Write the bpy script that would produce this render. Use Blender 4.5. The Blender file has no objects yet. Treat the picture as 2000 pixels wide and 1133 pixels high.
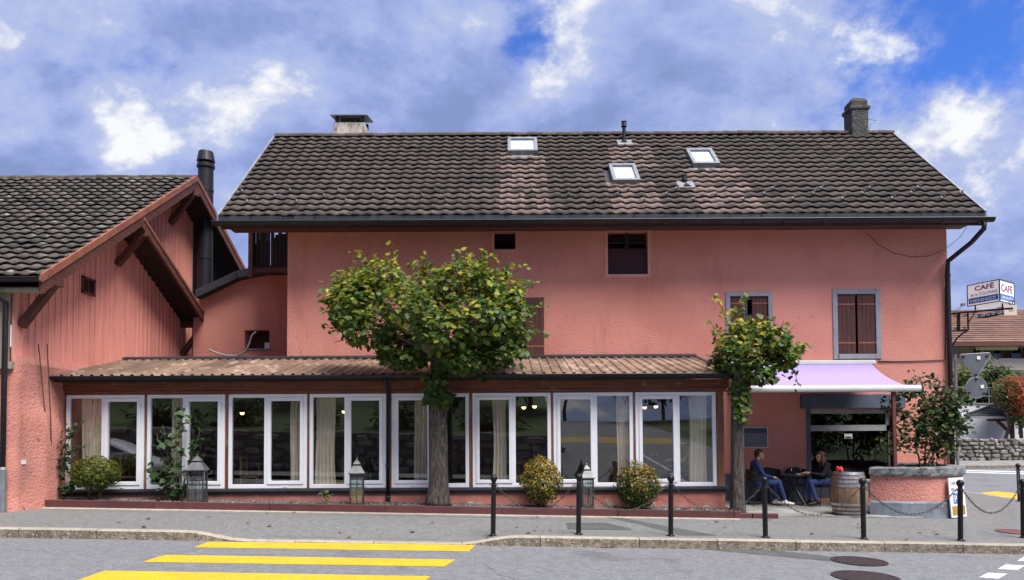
import bpy, math, random
import numpy as np
from mathutils import Vector, Matrix, Euler
random.seed(7); np.random.seed(7)
SC = bpy.context.scene
COL = SC.collection
rad = math.radians
# ------------------------------------------------------------------ camera
FPX, PITCH, ROLL, CAMH = 1444.0, rad(2), rad(-0.3), 1.66
cd = bpy.data.cameras.new('camera'); cam = bpy.data.objects.new('camera', cd); COL.objects.link(cam)
RC = Matrix.Rotation(math.pi/2+PITCH, 3, 'X') @ Matrix.Rotation(ROLL, 3, 'Z')
cam.matrix_world = Matrix.Translation((0, 0, CAMH)) @ RC.to_4x4()
cd.sensor_width = 36; cd.lens = FPX/2000*36; cd.shift_y = 0.11654
cd.clip_start = .05; cd.clip_end = 5000
SC.camera = cam
# ------------------------------------------------------------------ light
SUN_EL, SUN_AZ = rad(61), rad(141)          # azimuth measured from +Y clockwise: high, behind the photographer
EXPO = 1.14
sd = bpy.data.lights.new('sun', 'SUN'); sun = bpy.data.objects.new('sun', sd); COL.objects.link(sun)
sd.energy = 3.4; sd.angle = rad(38); sd.color = (1, .965, .91)
sdir = Vector((math.sin(SUN_AZ)*math.cos(SUN_EL), math.cos(SUN_AZ)*math.cos(SUN_EL), math.sin(SUN_EL)))
sun.rotation_euler = sdir.to_track_quat('Z', 'Y').to_euler()
SC.view_settings.view_transform = 'Standard'; SC.view_settings.look = 'None'
SC.view_settings.exposure = EXPO; SC.view_settings.gamma = 1
W = bpy.data.worlds.new('World'); SC.world = W; W.use_nodes = True

def nodes_of(nt): nt.nodes.clear(); return nt.nodes, nt.links
def nd(N, t, **k):
    n = N.new(t)
    for a, b in k.items(): setattr(n, a, b)
    return n
def mixrgb(N, L, fac, a, b, mode='MIX'):
    n = nd(N, 'ShaderNodeMix', data_type='RGBA', blend_type=mode)
    for s, v in ((0, fac), (6, a), (7, b)):
        if hasattr(v, 'links'): L.new(v, n.inputs[s])
        elif isinstance(v, (tuple, list)): n.inputs[s].default_value = (*v[:3], 1)
        else: n.inputs[s].default_value = v
    return n.outputs[2]
def math_(N, L, op, a, b=0.0, clamp=False):
    n = nd(N, 'ShaderNodeMath', operation=op, use_clamp=clamp)
    for s, v in ((0, a), (1, b)):
        if hasattr(v, 'links'): L.new(v, n.inputs[s])
        else: n.inputs[s].default_value = v
    return n.outputs[0]
def smooth(N, L, v, lo, hi):
    n = nd(N, 'ShaderNodeMapRange', interpolation_type='SMOOTHSTEP')
    L.new(v, n.inputs[0]); n.inputs[1].default_value = lo; n.inputs[2].default_value = hi
    return n.outputs[0]
def noise(N, L, vec, scale, detail=6, rough=.55, dist=0):
    n = nd(N, 'ShaderNodeTexNoise'); n.inputs['Scale'].default_value = scale; n.inputs['Detail'].default_value = detail
    n.inputs['Roughness'].default_value = rough; n.inputs['Distortion'].default_value = dist
    if vec is not None: L.new(vec, n.inputs['Vector'])
    return n.outputs['Fac']

def build_world():
    N, L = nodes_of(W.node_tree)
    out = nd(N, 'ShaderNodeOutputWorld'); bg = nd(N, 'ShaderNodeBackground'); L.new(bg.outputs[0], out.inputs[0])
    sky = nd(N, 'ShaderNodeTexSky', sky_type='NISHITA', sun_disc=False)
    sky.sun_elevation = SUN_EL; sky.sun_rotation = SUN_AZ; sky.ozone_density = 3.0; sky.dust_density = .3
    tc = nd(N, 'ShaderNodeTexCoord')
    nrm = nd(N, 'ShaderNodeVectorMath', operation='NORMALIZE'); L.new(tc.outputs['Generated'], nrm.inputs[0])
    sx = nd(N, 'ShaderNodeSeparateXYZ'); L.new(nrm.outputs[0], sx.inputs[0])
    den = math_(N, L, 'ADD', math_(N, L, 'MAXIMUM', sx.outputs[2], 0.0), .55)
    dv = nd(N, 'ShaderNodeCombineXYZ')
    L.new(math_(N, L, 'DIVIDE', sx.outputs[0], den), dv.inputs[0]); L.new(math_(N, L, 'DIVIDE', sx.outputs[1], den), dv.inputs[1])
    off = nd(N, 'ShaderNodeVectorMath', operation='ADD'); off.inputs[1].default_value = (3.1, 7.7, 1.3); L.new(dv.outputs[0], off.inputs[0])
    v = off.outputs[0]
    def blob(px, py, sharp):       # a cloud bank / a gap seen in that direction of the sky
        d = RC @ Vector(((px-1000)/FPX, (850-FPX*math.tan(PITCH)-py)/FPX, -1)); d.normalize()
        n = nd(N, 'ShaderNodeVectorMath', operation='DOT_PRODUCT'); L.new(nrm.outputs[0], n.inputs[0]); n.inputs[1].default_value = d
        a = math_(N, L, 'SUBTRACT', n.outputs['Value'], 1.0)
        return math_(N, L, 'EXPONENT', math_(N, L, 'MULTIPLY', a, sharp))
    n0 = noise(N, L, v, 1.6, 4, .5, 0)              # banks
    n1 = noise(N, L, v, 2.3, 14, .60, .15)           # cloud bodies
    n3 = noise(N, L, v, 5.6, 12, .64, .2)           # ragged detail
    up = nd(N, 'ShaderNodeVectorMath', operation='ADD'); up.inputs[1].default_value = (-.03, -.06, 0); L.new(v, up.inputs[0])
    n1b = noise(N, L, up.outputs[0], 2.3, 14, .60, .15)
    gap = math_(N, L, 'ADD', math_(N, L, 'MULTIPLY', blob(1060, 80, 380), .12), math_(N, L, 'MULTIPLY', blob(1740, 110, 90), .085))
    body = math_(N, L, 'ADD', math_(N, L, 'MULTIPLY', n1, .62), math_(N, L, 'ADD', math_(N, L, 'MULTIPLY', n3, .26), math_(N, L, 'MULTIPLY', n0, .12)))
    dens = math_(N, L, 'SUBTRACT', body, gap)
    cov = smooth(N, L, dens, .352, .445)
    edge = math_(N, L, 'MULTIPLY', math_(N, L, 'SUBTRACT', n1, n1b), 1.35)      # lit upper edges, shaded bases
    glow = math_(N, L, 'ADD', math_(N, L, 'MULTIPLY', blob(180, 185, 150), .19), math_(N, L, 'MULTIPLY', blob(430, 110, 70), .05))
    lum = math_(N, L, 'ADD', math_(N, L, 'ADD', math_(N, L, 'ADD', math_(N, L, 'MULTIPLY', n0, .62), math_(N, L, 'MULTIPLY', n3, .34)), math_(N, L, 'ADD', edge, .02)), glow)
    lum = math_(N, L, 'SUBTRACT', lum, math_(N, L, 'ADD', math_(N, L, 'MULTIPLY', blob(1330, 40, 150), .07), math_(N, L, 'MULTIPLY', blob(120, 330, 160), .14)))
    cr = nd(N, 'ShaderNodeValToRGB'); L.new(lum, cr.inputs[0])
    e = cr.color_ramp.elements
    e[0].position = .36; e[0].color = (.122, .158, .30, 1)
    e[1].position = .69; e[1].color = (.47, .475, .485, 1)
    for p_, c_ in ((.45, (.150, .19, .355)), (.52, (.190, .232, .40)), (.60, (.235, .272, .405))):
        q = e.new(p_); q.color = (*c_, 1)
    skyc = mixrgb(N, L, 1.0, sky.outputs[0], (.034, .055, .105), 'MULTIPLY')
    col = mixrgb(N, L, cov, skyc, cr.outputs[0])
    # below the horizon: dull ground tone
    low = smooth(N, L, sx.outputs[2], -.012, .004)
    col = mixrgb(N, L, low, (.06, .06, .055), col)
    L.new(col, bg.inputs[0]); bg.inputs[1].default_value = .92
build_world()

# ------------------------------------------------------------------ helpers
PPY = 850-FPX*math.tan(PITCH)
def ray(px, py): return RC @ Vector(((px-1000)/FPX, (PPY-py)/FPX, -1))
def at(px, py, Y):
    d = ray(px, py); t = Y/d.y
    return Vector((d.x*t, Y, d.z*t+CAMH))
def atX(px, py, X):
    d = ray(px, py); t = X/d.x
    return Vector((X, d.y*t, d.z*t+CAMH))
def G(x, y):
    """pavement height: the street falls gently to the right and to the road"""
    xc = max(-22, min(15, x)); yc = max(-3, min(60, y))
    return .035-.0215*xc+.012*(yc-15.2)
def atG(px, py, dz=0):
    d = ray(px, py); t = 12.0
    for _ in range(30):
        t = (G(d.x*t, d.y*t)+dz-CAMH)/d.z
    return Vector((d.x*t, d.y*t, d.z*t+CAMH))

class MB:
    def __init__(s): s.v = []; s.f = []; s.m = []; s.mi = 0
    def add(s, vs, fs):
        b = len(s.v); s.v += [tuple(q) for q in vs]; s.f += [tuple(b+i for i in f) for f in fs]; s.m += [s.mi]*len(fs); return s
    def box(s, x0, x1, y0, y1, z0, z1):
        return s.add([(x, y, z) for z in (z0, z1) for y in (y0, y1) for x in (x0, x1)],
                     [(0, 2, 3, 1), (4, 5, 7, 6), (0, 1, 5, 4), (2, 6, 7, 3), (0, 4, 6, 2), (1, 3, 7, 5)])
    def obox(s, c, ux, uy, uz):          # half-axis vectors
        c = Vector(c); ux, uy, uz = Vector(ux), Vector(uy), Vector(uz)
        return s.add([c+a*ux+b*uy+d*uz for d in (-1, 1) for b in (-1, 1) for a in (-1, 1)],
                     [(0, 2, 3, 1), (4, 5, 7, 6), (0, 1, 5, 4), (2, 6, 7, 3), (0, 4, 6, 2), (1, 3, 7, 5)])
    def bar(s, a, b, w, h, up=(0, 0, 1)):
        a, b = Vector(a), Vector(b); d = (b-a); l = d.length; d.normalize(); up = Vector(up)
        if abs(d.dot(up)) > .98: up = Vector((1, 0, 0))
        sx = d.cross(up).normalized(); su = sx.cross(d)
        return s.obox((a+b)/2, sx*w/2, d*l/2, su*h/2)
    def tube(s, pts, r, n=8, cap=True, closed=False):
        pts = [Vector(p) for p in pts]; m = len(pts)
        rs = r if isinstance(r, (list, tuple)) else [r]*m
        b = len(s.v); ref = Vector((0, 0, 1))
        t0 = (pts[1]-pts[0]).normalized()
        if abs(t0.dot(ref)) > .9: ref = Vector((1, 0, 0))
        u = t0.cross(ref).normalized()
        for i, p in enumerate(pts):
            if closed: t = (pts[(i+1) % m]-pts[i-1]).normalized()
            else: t = (pts[min(i+1, m-1)]-pts[max(i-1, 0)]).normalized()
            u = (u-t*u.dot(t)).normalized(); w = t.cross(u)
            s.v += [tuple(p+(u*math.cos(k*2*math.pi/n)+w*math.sin(k*2*math.pi/n))*rs[i]) for k in range(n)]
        fs = []
        for i in range(m if closed else m-1):
            j = (i+1) % m
            fs += [(b+i*n+k, b+i*n+(k+1) % n, b+j*n+(k+1) % n, b+j*n+k) for k in range(n)]
        if cap and not closed: fs += [tuple(b+k for k in range(n))[::-1], tuple(b+(m-1)*n+k for k in range(n))]
        s.f += fs; s.m += [s.mi]*len(fs); return s
    def lathe(s, prof, c=(0, 0, 0), n=20, a0=0, a1=2*math.pi, cap=False):
        full = abs(a1-a0-2*math.pi) < 1e-6; k = n if full else n+1; b = len(s.v); c = Vector(c)
        for r, z in prof:
            s.v += [(c.x+r*math.cos(a0+(a1-a0)*i/n), c.y+r*math.sin(a0+(a1-a0)*i/n), c.z+z) for i in range(k)]
        fs = []
        for j in range(len(prof)-1):
            for i in range(n):
                i2 = (i+1) % k
                fs.append((b+j*k+i, b+j*k+i2, b+(j+1)*k+i2, b+(j+1)*k+i))
        if cap: fs += [tuple(b+i for i in range(k))[::-1], tuple(b+(len(prof)-1)*k+i for i in range(k))]
        s.f += fs; s.m += [s.mi]*len(fs); return s
    def prism(s, poly, d):                # planar polygon extruded by d
        d = Vector(d); n = len(poly); p = [Vector(q) for q in poly]
        return s.add(p+[q+d for q in p], [tuple(range(n))[::-1], tuple(range(n, 2*n))]+[(i, (i+1) % n, n+(i+1) % n, n+i) for i in range(n)])
    def mesh(s, name, mats, off=(0, 0, 0), smooth=False):
        me = bpy.data.meshes.new(name); o = Vector(off)
        me.from_pydata([(x-o.x, y-o.y, z-o.z) for x, y, z in s.v], [], s.f)
        for m in (mats if isinstance(mats, (list, tuple)) else [mats]): me.materials.append(m)
        if isinstance(mats, (list, tuple)): me.polygons.foreach_set('material_index', s.m)
        if smooth: me.polygons.foreach_set('use_smooth', [True]*len(me.polygons))
        me.update(); return me
    def build(s, name, mats, parent=None, smooth=False, local=False, bevel=0, seg=1):
        off = (0, 0, 0)
        if parent is not None and not local:
            r = parent
            while r.parent: r = r.parent
            off = r.location
        o = bpy.data.objects.new(name, s.mesh(name, mats, off, smooth)); COL.objects.link(o); o.parent = parent
        if bevel:
            b = o.modifiers.new('bevel', 'BEVEL'); b.width = bevel; b.segments = seg; b.limit_method = 'ANGLE'; b.angle_limit = rad(40)
        return o
def tag(o, label=None, cat=None, group=None, kind=None):
    for k, v in (('label', label), ('category', cat), ('group', group), ('kind', kind)):
        if v: o[k] = v
    return o
def root(name, label, cat, loc=(0, 0, 0), group=None, rz=0):
    o = bpy.data.objects.new(name, None); COL.objects.link(o); o.location = loc; o.rotation_euler.z = rz; o.empty_display_size = .1
    return tag(o, label, cat, group)
def inst(name, me, parent, loc, rot=None, scale=None):
    o = bpy.data.objects.new(name, me); COL.objects.link(o); o.parent = parent
    r = parent
    while r is not None and r.parent: r = r.parent
    base = r.location if r is not None else Vector()
    o.location = Vector(loc)-base
    if rot is not None: o.rotation_euler = rot
    if scale is not None: o.scale = scale if isinstance(scale, (tuple, list)) else (scale,)*3
    return o
def copy_tree(o, parent=None):
    c = o.copy(); COL.objects.link(c); c.parent = parent
    for ch in list(o.children): copy_tree(ch, c)
    return c

# ------------------------------------------------------------------ materials
MT = {}
def mat(name, c1, c2=None, scale=4, rough=.75, bump=0, bscale=40, stretch=(1, 1, 1), metal=0, rand=0, detail=6, spec=.4,
        c3=None, s3=30, t3=(.62, .70), lo=.35, hi=.65, bdist=.02, coat=0, c4=None, s4=1.2, t4=(.5, .7), st4=(1, 1, 1)):
    m = bpy.data.materials.new(name); m.use_nodes = True; N, L = nodes_of(m.node_tree)
    out = nd(N, 'ShaderNodeOutputMaterial'); p = nd(N, 'ShaderNodeBsdfPrincipled'); L.new(p.outputs[0], out.inputs[0])
    p.inputs['Roughness'].default_value = rough; p.inputs['Metallic'].default_value = metal; p.inputs['Specular IOR Level'].default_value = spec
    p.inputs['Coat Weight'].default_value = coat
    geo = nd(N, 'ShaderNodeNewGeometry'); mp = nd(N, 'ShaderNodeMapping'); L.new(geo.outputs['Position'], mp.inputs[0]); mp.inputs['Scale'].default_value = stretch
    col = c1
    if c2: col = mixrgb(N, L, smooth(N, L, noise(N, L, mp.outputs[0], scale, detail), lo, hi), c1, c2)
    if c4:
        mp4 = nd(N, 'ShaderNodeMapping'); L.new(geo.outputs['Position'], mp4.inputs[0]); mp4.inputs['Scale'].default_value = st4
        col = mixrgb(N, L, smooth(N, L, noise(N, L, mp4.outputs[0], s4, 8, .6), *t4), col, c4)
    if c3: col = mixrgb(N, L, smooth(N, L, noise(N, L, geo.outputs['Position'], s3, 3, .5), *t3), col, c3)
    if rand:
        oi = nd(N, 'ShaderNodeObjectInfo'); h = nd(N, 'ShaderNodeHueSaturation')
        L.new(math_(N, L, 'ADD', math_(N, L, 'MULTIPLY', oi.outputs['Random'], rand), 1-rand/2), h.inputs['Value'])
        if hasattr(col, 'links'): L.new(col, h.inputs['Color'])
        else: h.inputs['Color'].default_value = (*col[:3], 1)
        col = h.outputs[0]
    if hasattr(col, 'links'): L.new(col, p.inputs['Base Color'])
    else: p.inputs['Base Color'].default_value = (*col[:3], 1)
    if bump:
        b = nd(N, 'ShaderNodeBump'); b.inputs['Strength'].default_value = bump; b.inputs['Distance'].default_value = bdist
        L.new(noise(N, L, mp.outputs[0] if stretch != (1, 1, 1) else geo.outputs['Position'], bscale, 4, .6), b.inputs['Height']); L.new(b.outputs[0], p.inputs['Normal'])
    MT[name] = m; return m
def glass(name, tint, f0, rough=0.0):
    m = bpy.data.materials.new(name); m.use_nodes = True; N, L = nodes_of(m.node_tree)
    out = nd(N, 'ShaderNodeOutputMaterial'); mx = nd(N, 'ShaderNodeMixShader'); t = nd(N, 'ShaderNodeBsdfTransparent'); g = nd(N, 'ShaderNodeBsdfGlossy')
    t.inputs[0].default_value = (*tint, 1); g.inputs[0].default_value = (1, 1, 1, 1); g.inputs['Roughness'].default_value = rough
    lw = nd(N, 'ShaderNodeLayerWeight'); lw.inputs[0].default_value = .5
    f = math_(N, L, 'ADD', math_(N, L, 'MULTIPLY', math_(N, L, 'POWER', lw.outputs['Facing'], 5.0), 1-f0), f0, True)
    L.new(f, mx.inputs[0]); L.new(t.outputs[0], mx.inputs[1]); L.new(g.outputs[0], mx.inputs[2]); L.new(mx.outputs[0], out.inputs[0])
    MT[name] = m; return m
def emis(name, c, s):
    m = bpy.data.materials.new(name); m.use_nodes = True; N, L = nodes_of(m.node_tree)
    out = nd(N, 'ShaderNodeOutputMaterial'); e = nd(N, 'ShaderNodeEmission'); e.inputs[0].default_value = (*c, 1); e.inputs[1].default_value = s
    L.new(e.outputs[0], out.inputs[0]); MT[name] = m; return m
def leafmat(name, transl=.35):
    m = bpy.data.materials.new(name); m.use_nodes = True; N, L = nodes_of(m.node_tree)
    out = nd(N, 'ShaderNodeOutputMaterial'); p = nd(N, 'ShaderNodeBsdfPrincipled'); t = nd(N, 'ShaderNodeBsdfTranslucent'); mx = nd(N, 'ShaderNodeMixShader')
    a = nd(N, 'ShaderNodeAttribute', attribute_name='Col'); p.inputs['Roughness'].default_value = .5; p.inputs['Specular IOR Level'].default_value = .35
    L.new(a.outputs['Color'], p.inputs['Base Color']); L.new(a.outputs['Color'], t.inputs[0]); mx.inputs[0].default_value = transl
    L.new(p.outputs[0], mx.inputs[1]); L.new(t.outputs[0], mx.inputs[2]); L.new(mx.outputs[0], out.inputs[0]); MT[name] = m; return m

stucco = mat('stucco', (.70, .285, .222), (.61, .235, .182), .55, .92, .8, 38, c3=(.20, .07, .055), s3=17, t3=(.68, .75), lo=.4, hi=.68, bdist=.035, c4=(.54, .205, .155), s4=1.1, t4=(.52, .80), st4=(1.8, 1, .28))
stucco_rough = mat('stucco_rough', (.60, .25, .20), (.50, .20, .155), 1.2, .92, .6, 20, c3=(.25, .1, .085), s3=10, t3=(.66, .74), bdist=.05, c4=(.33, .17, .14), s4=.9, t4=(.52, .72), st4=(1, 1, .4))
stucco_plinth = mat('stucco_plinth', (.56, .21, .165), (.42, .15, .115), 2.2, .9, .6, 20, c3=(.42, .34, .28), s3=3.2, t3=(.64, .67))
stucco_trim = mat('stucco_trim', (.74, .33, .27), (.66, .28, .23), 2, .85, .2, 50)
board_pink = mat('board_pink', (.84, .37, .295), (.76, .31, .245), 2.5, .7, .35, 14, stretch=(1, 6, .35), rand=.16, c3=(.28, .12, .10), s3=9, t3=(.70, .78))
board_beige = mat('board_beige', (.34, .29, .21), (.24, .20, .14), 3, .75, .4, 20, stretch=(4, 4, .4), rand=.2)
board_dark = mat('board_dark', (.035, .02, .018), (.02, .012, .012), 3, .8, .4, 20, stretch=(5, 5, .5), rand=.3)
beam_brown = mat('beam_brown', (.13, .045, .032), (.085, .03, .022), 3, .65, .4, 18, stretch=(4, .6, 4), rand=.2)
rust_trim = mat('rust_trim', (.20, .075, .05), (.30, .10, .055), 3, .65, .3, 20, c3=(.10, .05, .04), s3=6)
soffit_m = mat('soffit', (.10, .045, .038), (.07, .03, .027), 3, .8, .3, 20, stretch=(.5, 6, 6))
timber_red = mat('timber_red', (.205, .062, .03), (.115, .034, .018), 2.4, .5, .5, 14, stretch=(.5, 5, 8), c3=(.30, .13, .06), s3=5, t3=(.6, .74), rand=.2)
timber_post = mat('timber_post', (.24, .085, .04), (.13, .045, .025), 2.4, .5, .5, 14, stretch=(8, 8, .5), c4=(.22, .17, .12), s4=2, t4=(.5, .68), st4=(1, 1, .6), rand=.2)
upvc = mat('upvc', (.80, .80, .82), (.74, .75, .78), 2, .32, 0, spec=.5)
dark_metal = mat('dark_metal', (.013, .012, .015), (.019, .017, .02), 5, .45, .1, 60, spec=.35)
dark_sill = mat('dark_sill', (.035, .033, .042), (.05, .047, .055), 5, .5, .1, 60)
black_paint = mat('black_paint', (.006, .006, .007), (.011, .011, .012), 20, .36, .15, 90, spec=.3)
chain_m = mat('chain_metal', (.05, .048, .047), (.10, .085, .075), 30, .5, 0, metal=.7)
galv = mat('galvanised', (.26, .27, .285), (.20, .205, .22), 8, .5, 0, metal=.4)
zinc_edge = mat('zinc_edge', (.30, .31, .33), (.22, .23, .25), 3, .4, 0, metal=.3)
sign_grey = mat('sign_back_grey', (.105, .12, .135), (.09, .10, .115), 3, .5, 0)
tile_old = mat('tile_old', (.080, .061, .052), (.046, .036, .032), 2.2, .82, .7, 30, rand=.7, c3=(.15, .135, .12), s3=13, t3=(.60, .72), c4=(.095, .072, .062), s4=.8, t4=(.45, .7))
tile_new = mat('tile_new', (.21, .145, .12), (.145, .10, .085), 4, .8, .5, 35, rand=.4, c3=(.075, .06, .055), s3=8, t3=(.56, .66))
tile_barn = mat('tile_barn', (.095, .077, .066), (.053, .044, .039), 2.5, .85, .8, 25, rand=.5, c3=(.21, .195, .175), s3=5, t3=(.56, .68), c4=(.10, .095, .05), s4=2.5, t4=(.60, .75))
tile_far = mat('tile_far', (.20, .105, .075), (.13, .07, .055), 1.5, .85, .3, 20, rand=.3)
slate = mat('slate_dark', (.028, .027, .034), (.04, .038, .045), 4, .55, .2, 30, rand=.3)
corrug = mat('corrugated_sheet', (.23, .148, .10), (.145, .093, .066), 1.1, .55, .15, 40, stretch=(2.5, .5, 1), rand=.45, c3=(.34, .25, .19), s3=2.6, t3=(.52, .68), c4=(.11, .075, .06), s4=1.6, t4=(.55, .75), st4=(3, .35, 1))
asphalt = mat('asphalt', (.165, .165, .172), (.125, .125, .130), 9, .82, .6, 120, c3=(.30, .30, .305), s3=42, t3=(.58, .70), detail=10, bdist=.006, c4=(.075, .074, .078), s4=.5, t4=(.56, .72))
pavement = mat('pavement_asphalt', (.158, .156, .151), (.120, .118, .114), 9, .85, .6, 120, c3=(.33, .325, .31), s3=45, t3=(.58, .70), detail=10, bdist=.005, c4=(.135, .132, .125), s4=.8, t4=(.5, .7))
patch_dark = mat('patch_asphalt', (.085, .085, .083), (.065, .065, .064), 3, .85, .5, 190, c3=(.16, .16, .155), s3=85, t3=(.60, .70), bdist=.005)
concrete = mat('concrete', (.27, .265, .25), (.19, .185, .175), 2, .85, .4, 60, rand=.15, c4=(.13, .128, .12), s4=1.5, t4=(.5, .7))
granite = mat('granite_kerb', (.25, .205, .15), (.13, .105, .078), 9, .8, .9, 35, c3=(.36, .32, .26), s3=28, t3=(.55, .66), rand=.25)
kerb_top = mat('kerb_top', (.36, .31, .245), (.28, .24, .19), 9, .8, .3, 60, rand=.2)
def painted(name, c, worn, thr):
    m = mat(name, c, tuple(q*.86 for q in c), 3, .6, .25, 160, c4=worn, s4=26, t4=thr, bdist=.004); return m
yellow = painted('yellow_paint', (.66, .40, .008), (.26, .20, .10), (.50, .70))
whitep = painted('white_paint', (.62, .62, .62), (.2, .2, .2), (.58, .76))
maroon = mat('maroon_board', (.115, .035, .034), (.085, .027, .028), 2, .62, .15, 50, rand=.2, c4=(.16, .09, .08), s4=3, t4=(.6, .8))
stone_m = mat('rubble_stone', (.26, .235, .20), (.15, .135, .115), 2.5, .85, .7, 18, rand=.75, c3=(.40, .37, .33), s3=7, t3=(.58, .7))
stone_dk = mat('rubble_mortar', (.13, .115, .10), (.09, .08, .07), 4, .9, .8, 20)
gravel_m = mat('bed_stones', (.12, .105, .10), (.055, .048, .048), 22, .8, .5, 60, c3=(.33, .29, .26), s3=16, t3=(.60, .68), detail=2)
soil = mat('soil', (.045, .032, .024), (.028, .02, .016), 12, .95, 1, 40)
bark = mat('bark', (.17, .14, .115), (.045, .036, .030), 5, .9, 1, 16, stretch=(7, 7, 1.0), bdist=.06, c3=(.20, .19, .16), s3=9, t3=(.6, .75))
twig = mat('twig', (.10, .06, .04), (.06, .036, .026), 8, .8, .4, 30)
stem_green = mat('stem_green', (.10, .10, .05), (.08, .05, .03), 8, .7)
leaf_m = leafmat('leaf', .42)
curtain_m = mat('curtain_linen', (.78, .64, .54), (.64, .52, .43), 3, .9, .2, 60, stretch=(6, 6, .4))
inner_wood = mat('inner_wood', (.055, .028, .02), (.035, .018, .014), 3, .6, .2, 20, stretch=(3, 3, .5))
inner_wall_shade = mat('inner_wall_shade', (.10, .055, .045), (.075, .04, .034), 1.5, .85)
floor_tile = mat('inner_floor', (.06, .045, .038), (.04, .03, .026), 3, .5)
shutter_m = mat('shutter_brown', (.095, .030, .022), (.065, .020, .016), 3, .6, .35, 20, stretch=(6, 6, .5), c3=(.15, .065, .05), s3=9, t3=(.66, .76), rand=.25)
stone_grey = mat('window_stone', (.30, .30, .335), (.235, .235, .265), 2, .85, .3, 45, c4=(.19, .19, .21), s4=3, t4=(.55, .75))
bluegrey = mat('blue_grey_plaster', (.10, .118, .155), (.078, .092, .125), 3, .8, .6, 26, bdist=.03)
bluegrey_base = mat('blue_grey_base', (.20, .225, .265), (.155, .175, .21), 3, .85, .5, 24, c3=(.30, .31, .32), s3=6, t3=(.6, .72), c4=(.09, .095, .09), s4=3, t4=(.54, .68))
cap_stone = mat('planter_cap', (.20, .205, .215), (.11, .112, .112), 4, .9, .9, 14, c4=(.055, .058, .045), s4=3.5, t4=(.5, .62), bdist=.04)
alu = mat('aluminium_grey', (.36, .37, .37), (.30, .31, .31), 4, .45, 0)
awn_white = mat('awning_white', (.60, .61, .60), (.55, .56, .55), 3, .45)
plaster_white = mat('plaster_white', (.72, .73, .75), (.64, .65, .67), 1.5, .85, .2, 40)
chimney_white = mat('chimney_plaster', (.52, .49, .44), (.42, .38, .33), 3, .85, .4, 30, c4=(.26, .105, .04), s4=2.2, t4=(.52, .66), st4=(3, 3, .8))
chimney_dark = mat('chimney_sooty', (.045, .042, .040), (.075, .072, .065), 4, .9, .9, 14, c3=(.14, .135, .12), s3=9, t3=(.60, .70), bdist=.05)
cream = mat('cream_wall', (.60, .52, .42), (.54, .46, .37), .6, .85, .2, 30)
black_wick = mat('chair_black', (.012, .012, .013), (.02, .02, .021), 30, .5, .4, 70)
table_m = mat('table_black', (.014, .014, .016), (.02, .02, .022), 6, .35)
oak = mat('barrel_oak', (.25, .155, .09), (.15, .09, .055), 3, .65, .4, 18, stretch=(7, 7, .5), rand=.35, c3=(.08, .05, .035), s3=7, t3=(.68, .76))
hoop = mat('barrel_hoop', (.50, .50, .51), (.36, .36, .37), 10, .30, .05, 60, metal=.9)
lantern_m = mat('lantern_metal', (.035, .035, .038), (.06, .058, .055), 9, .5, .2, 50, metal=.4)
lantern_roof = mat('lantern_roof', (.11, .112, .12), (.075, .072, .07), 6, .42, .2, 50, metal=.5)
redpost = mat('red_post', (.15, .038, .028), (.10, .028, .022), 6, .6, .3, 40)
iron_cover = mat('cast_iron', (.07, .055, .055), (.05, .04, .042), 12, .5, .3, 60, metal=.5)
rust_cover = mat('rusty_iron', (.20, .08, .045), (.12, .05, .035), 12, .7, .3, 60)
maroon_cover = mat('maroon_cover', (.16, .055, .05), (.12, .045, .042), 6, .7)
pane = glass('window_glass', (.90, .93, .92), .085)
pane_dark = glass('dark_glass', (.45, .5, .52), .10)
pane_thin = glass('lantern_glass', (.86, .9, .9), .07)
sky_pane = mat('skylight_glass', (.50, .55, .62), None, rough=.04, spec=1.0)
bulb = emis('bulb', (1, .70, .30), 2.6)
sign_white = mat('sign_white', (.74, .72, .74), (.68, .66, .68), 4, .4)
sign_red = mat('sign_red', (.28, .018, .065), None, rough=.5)
sign_blue = mat('sign_blue', (.05, .16, .52), None, rough=.5)
sign_text = mat('sign_dark_text', (.035, .045, .075), None, rough=.5)
sign_gold = mat('sign_gold', (.42, .235, .02), (.34, .18, .02), 8, .5)
sticker = mat('sticker', (.72, .70, .66), None, rough=.5)
cable_w = mat('cable_white', (.5, .48, .45), None, rough=.5)
skin = mat('skin', (.46, .26, .19), (.42, .23, .17), 10, .55)
hair_dk = mat('hair_black', (.012, .010, .010), (.02, .016, .014), 40, .5)
hair_br = mat('hair_brown', (.17, .075, .035), (.09, .038, .02), 30, .45, .4, 60, stretch=(1, 1, .2))
shirt_blue = mat('shirt_blue', (.022, .04, .14), (.016, .03, .10), 8, .85, .4, 25)
jeans = mat('jeans_blue', (.035, .065, .19), (.022, .042, .13), 10, .85, .4, 30)
sweater = mat('sweater_black', (.010, .011, .016), (.016, .017, .022), 8, .9, .4, 25)
shoe_white = mat('shoe_white', (.72, .71, .68), None, rough=.6)
shoe_black = mat('shoe_black', (.012, .012, .012), None, rough=.5)
lime_top = mat('jacket_lime', (.40, .42, .035), (.32, .34, .03), 8, .8)
red_cloth = mat('red_fabric', (.50, .03, .02), (.34, .02, .015), 14, .8)
grass_m = mat('grass', (.05, .085, .022), (.035, .06, .016), 6, .9, .8, 60)
field_m = mat('field', (.06, .085, .03), (.045, .065, .025), .3, .95)
car_white = mat('car_white', (.62, .63, .66), None, rough=.25, coat=.6)
car_dark = mat('car_dark_glass', (.01, .01, .012), None, rough=.05, spec=.8)
tyre_m = mat('tyre', (.012, .012, .012), None, rough=.85)
alloy = mat('alloy', (.5, .5, .52), None, rough=.3, metal=.9)
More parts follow.
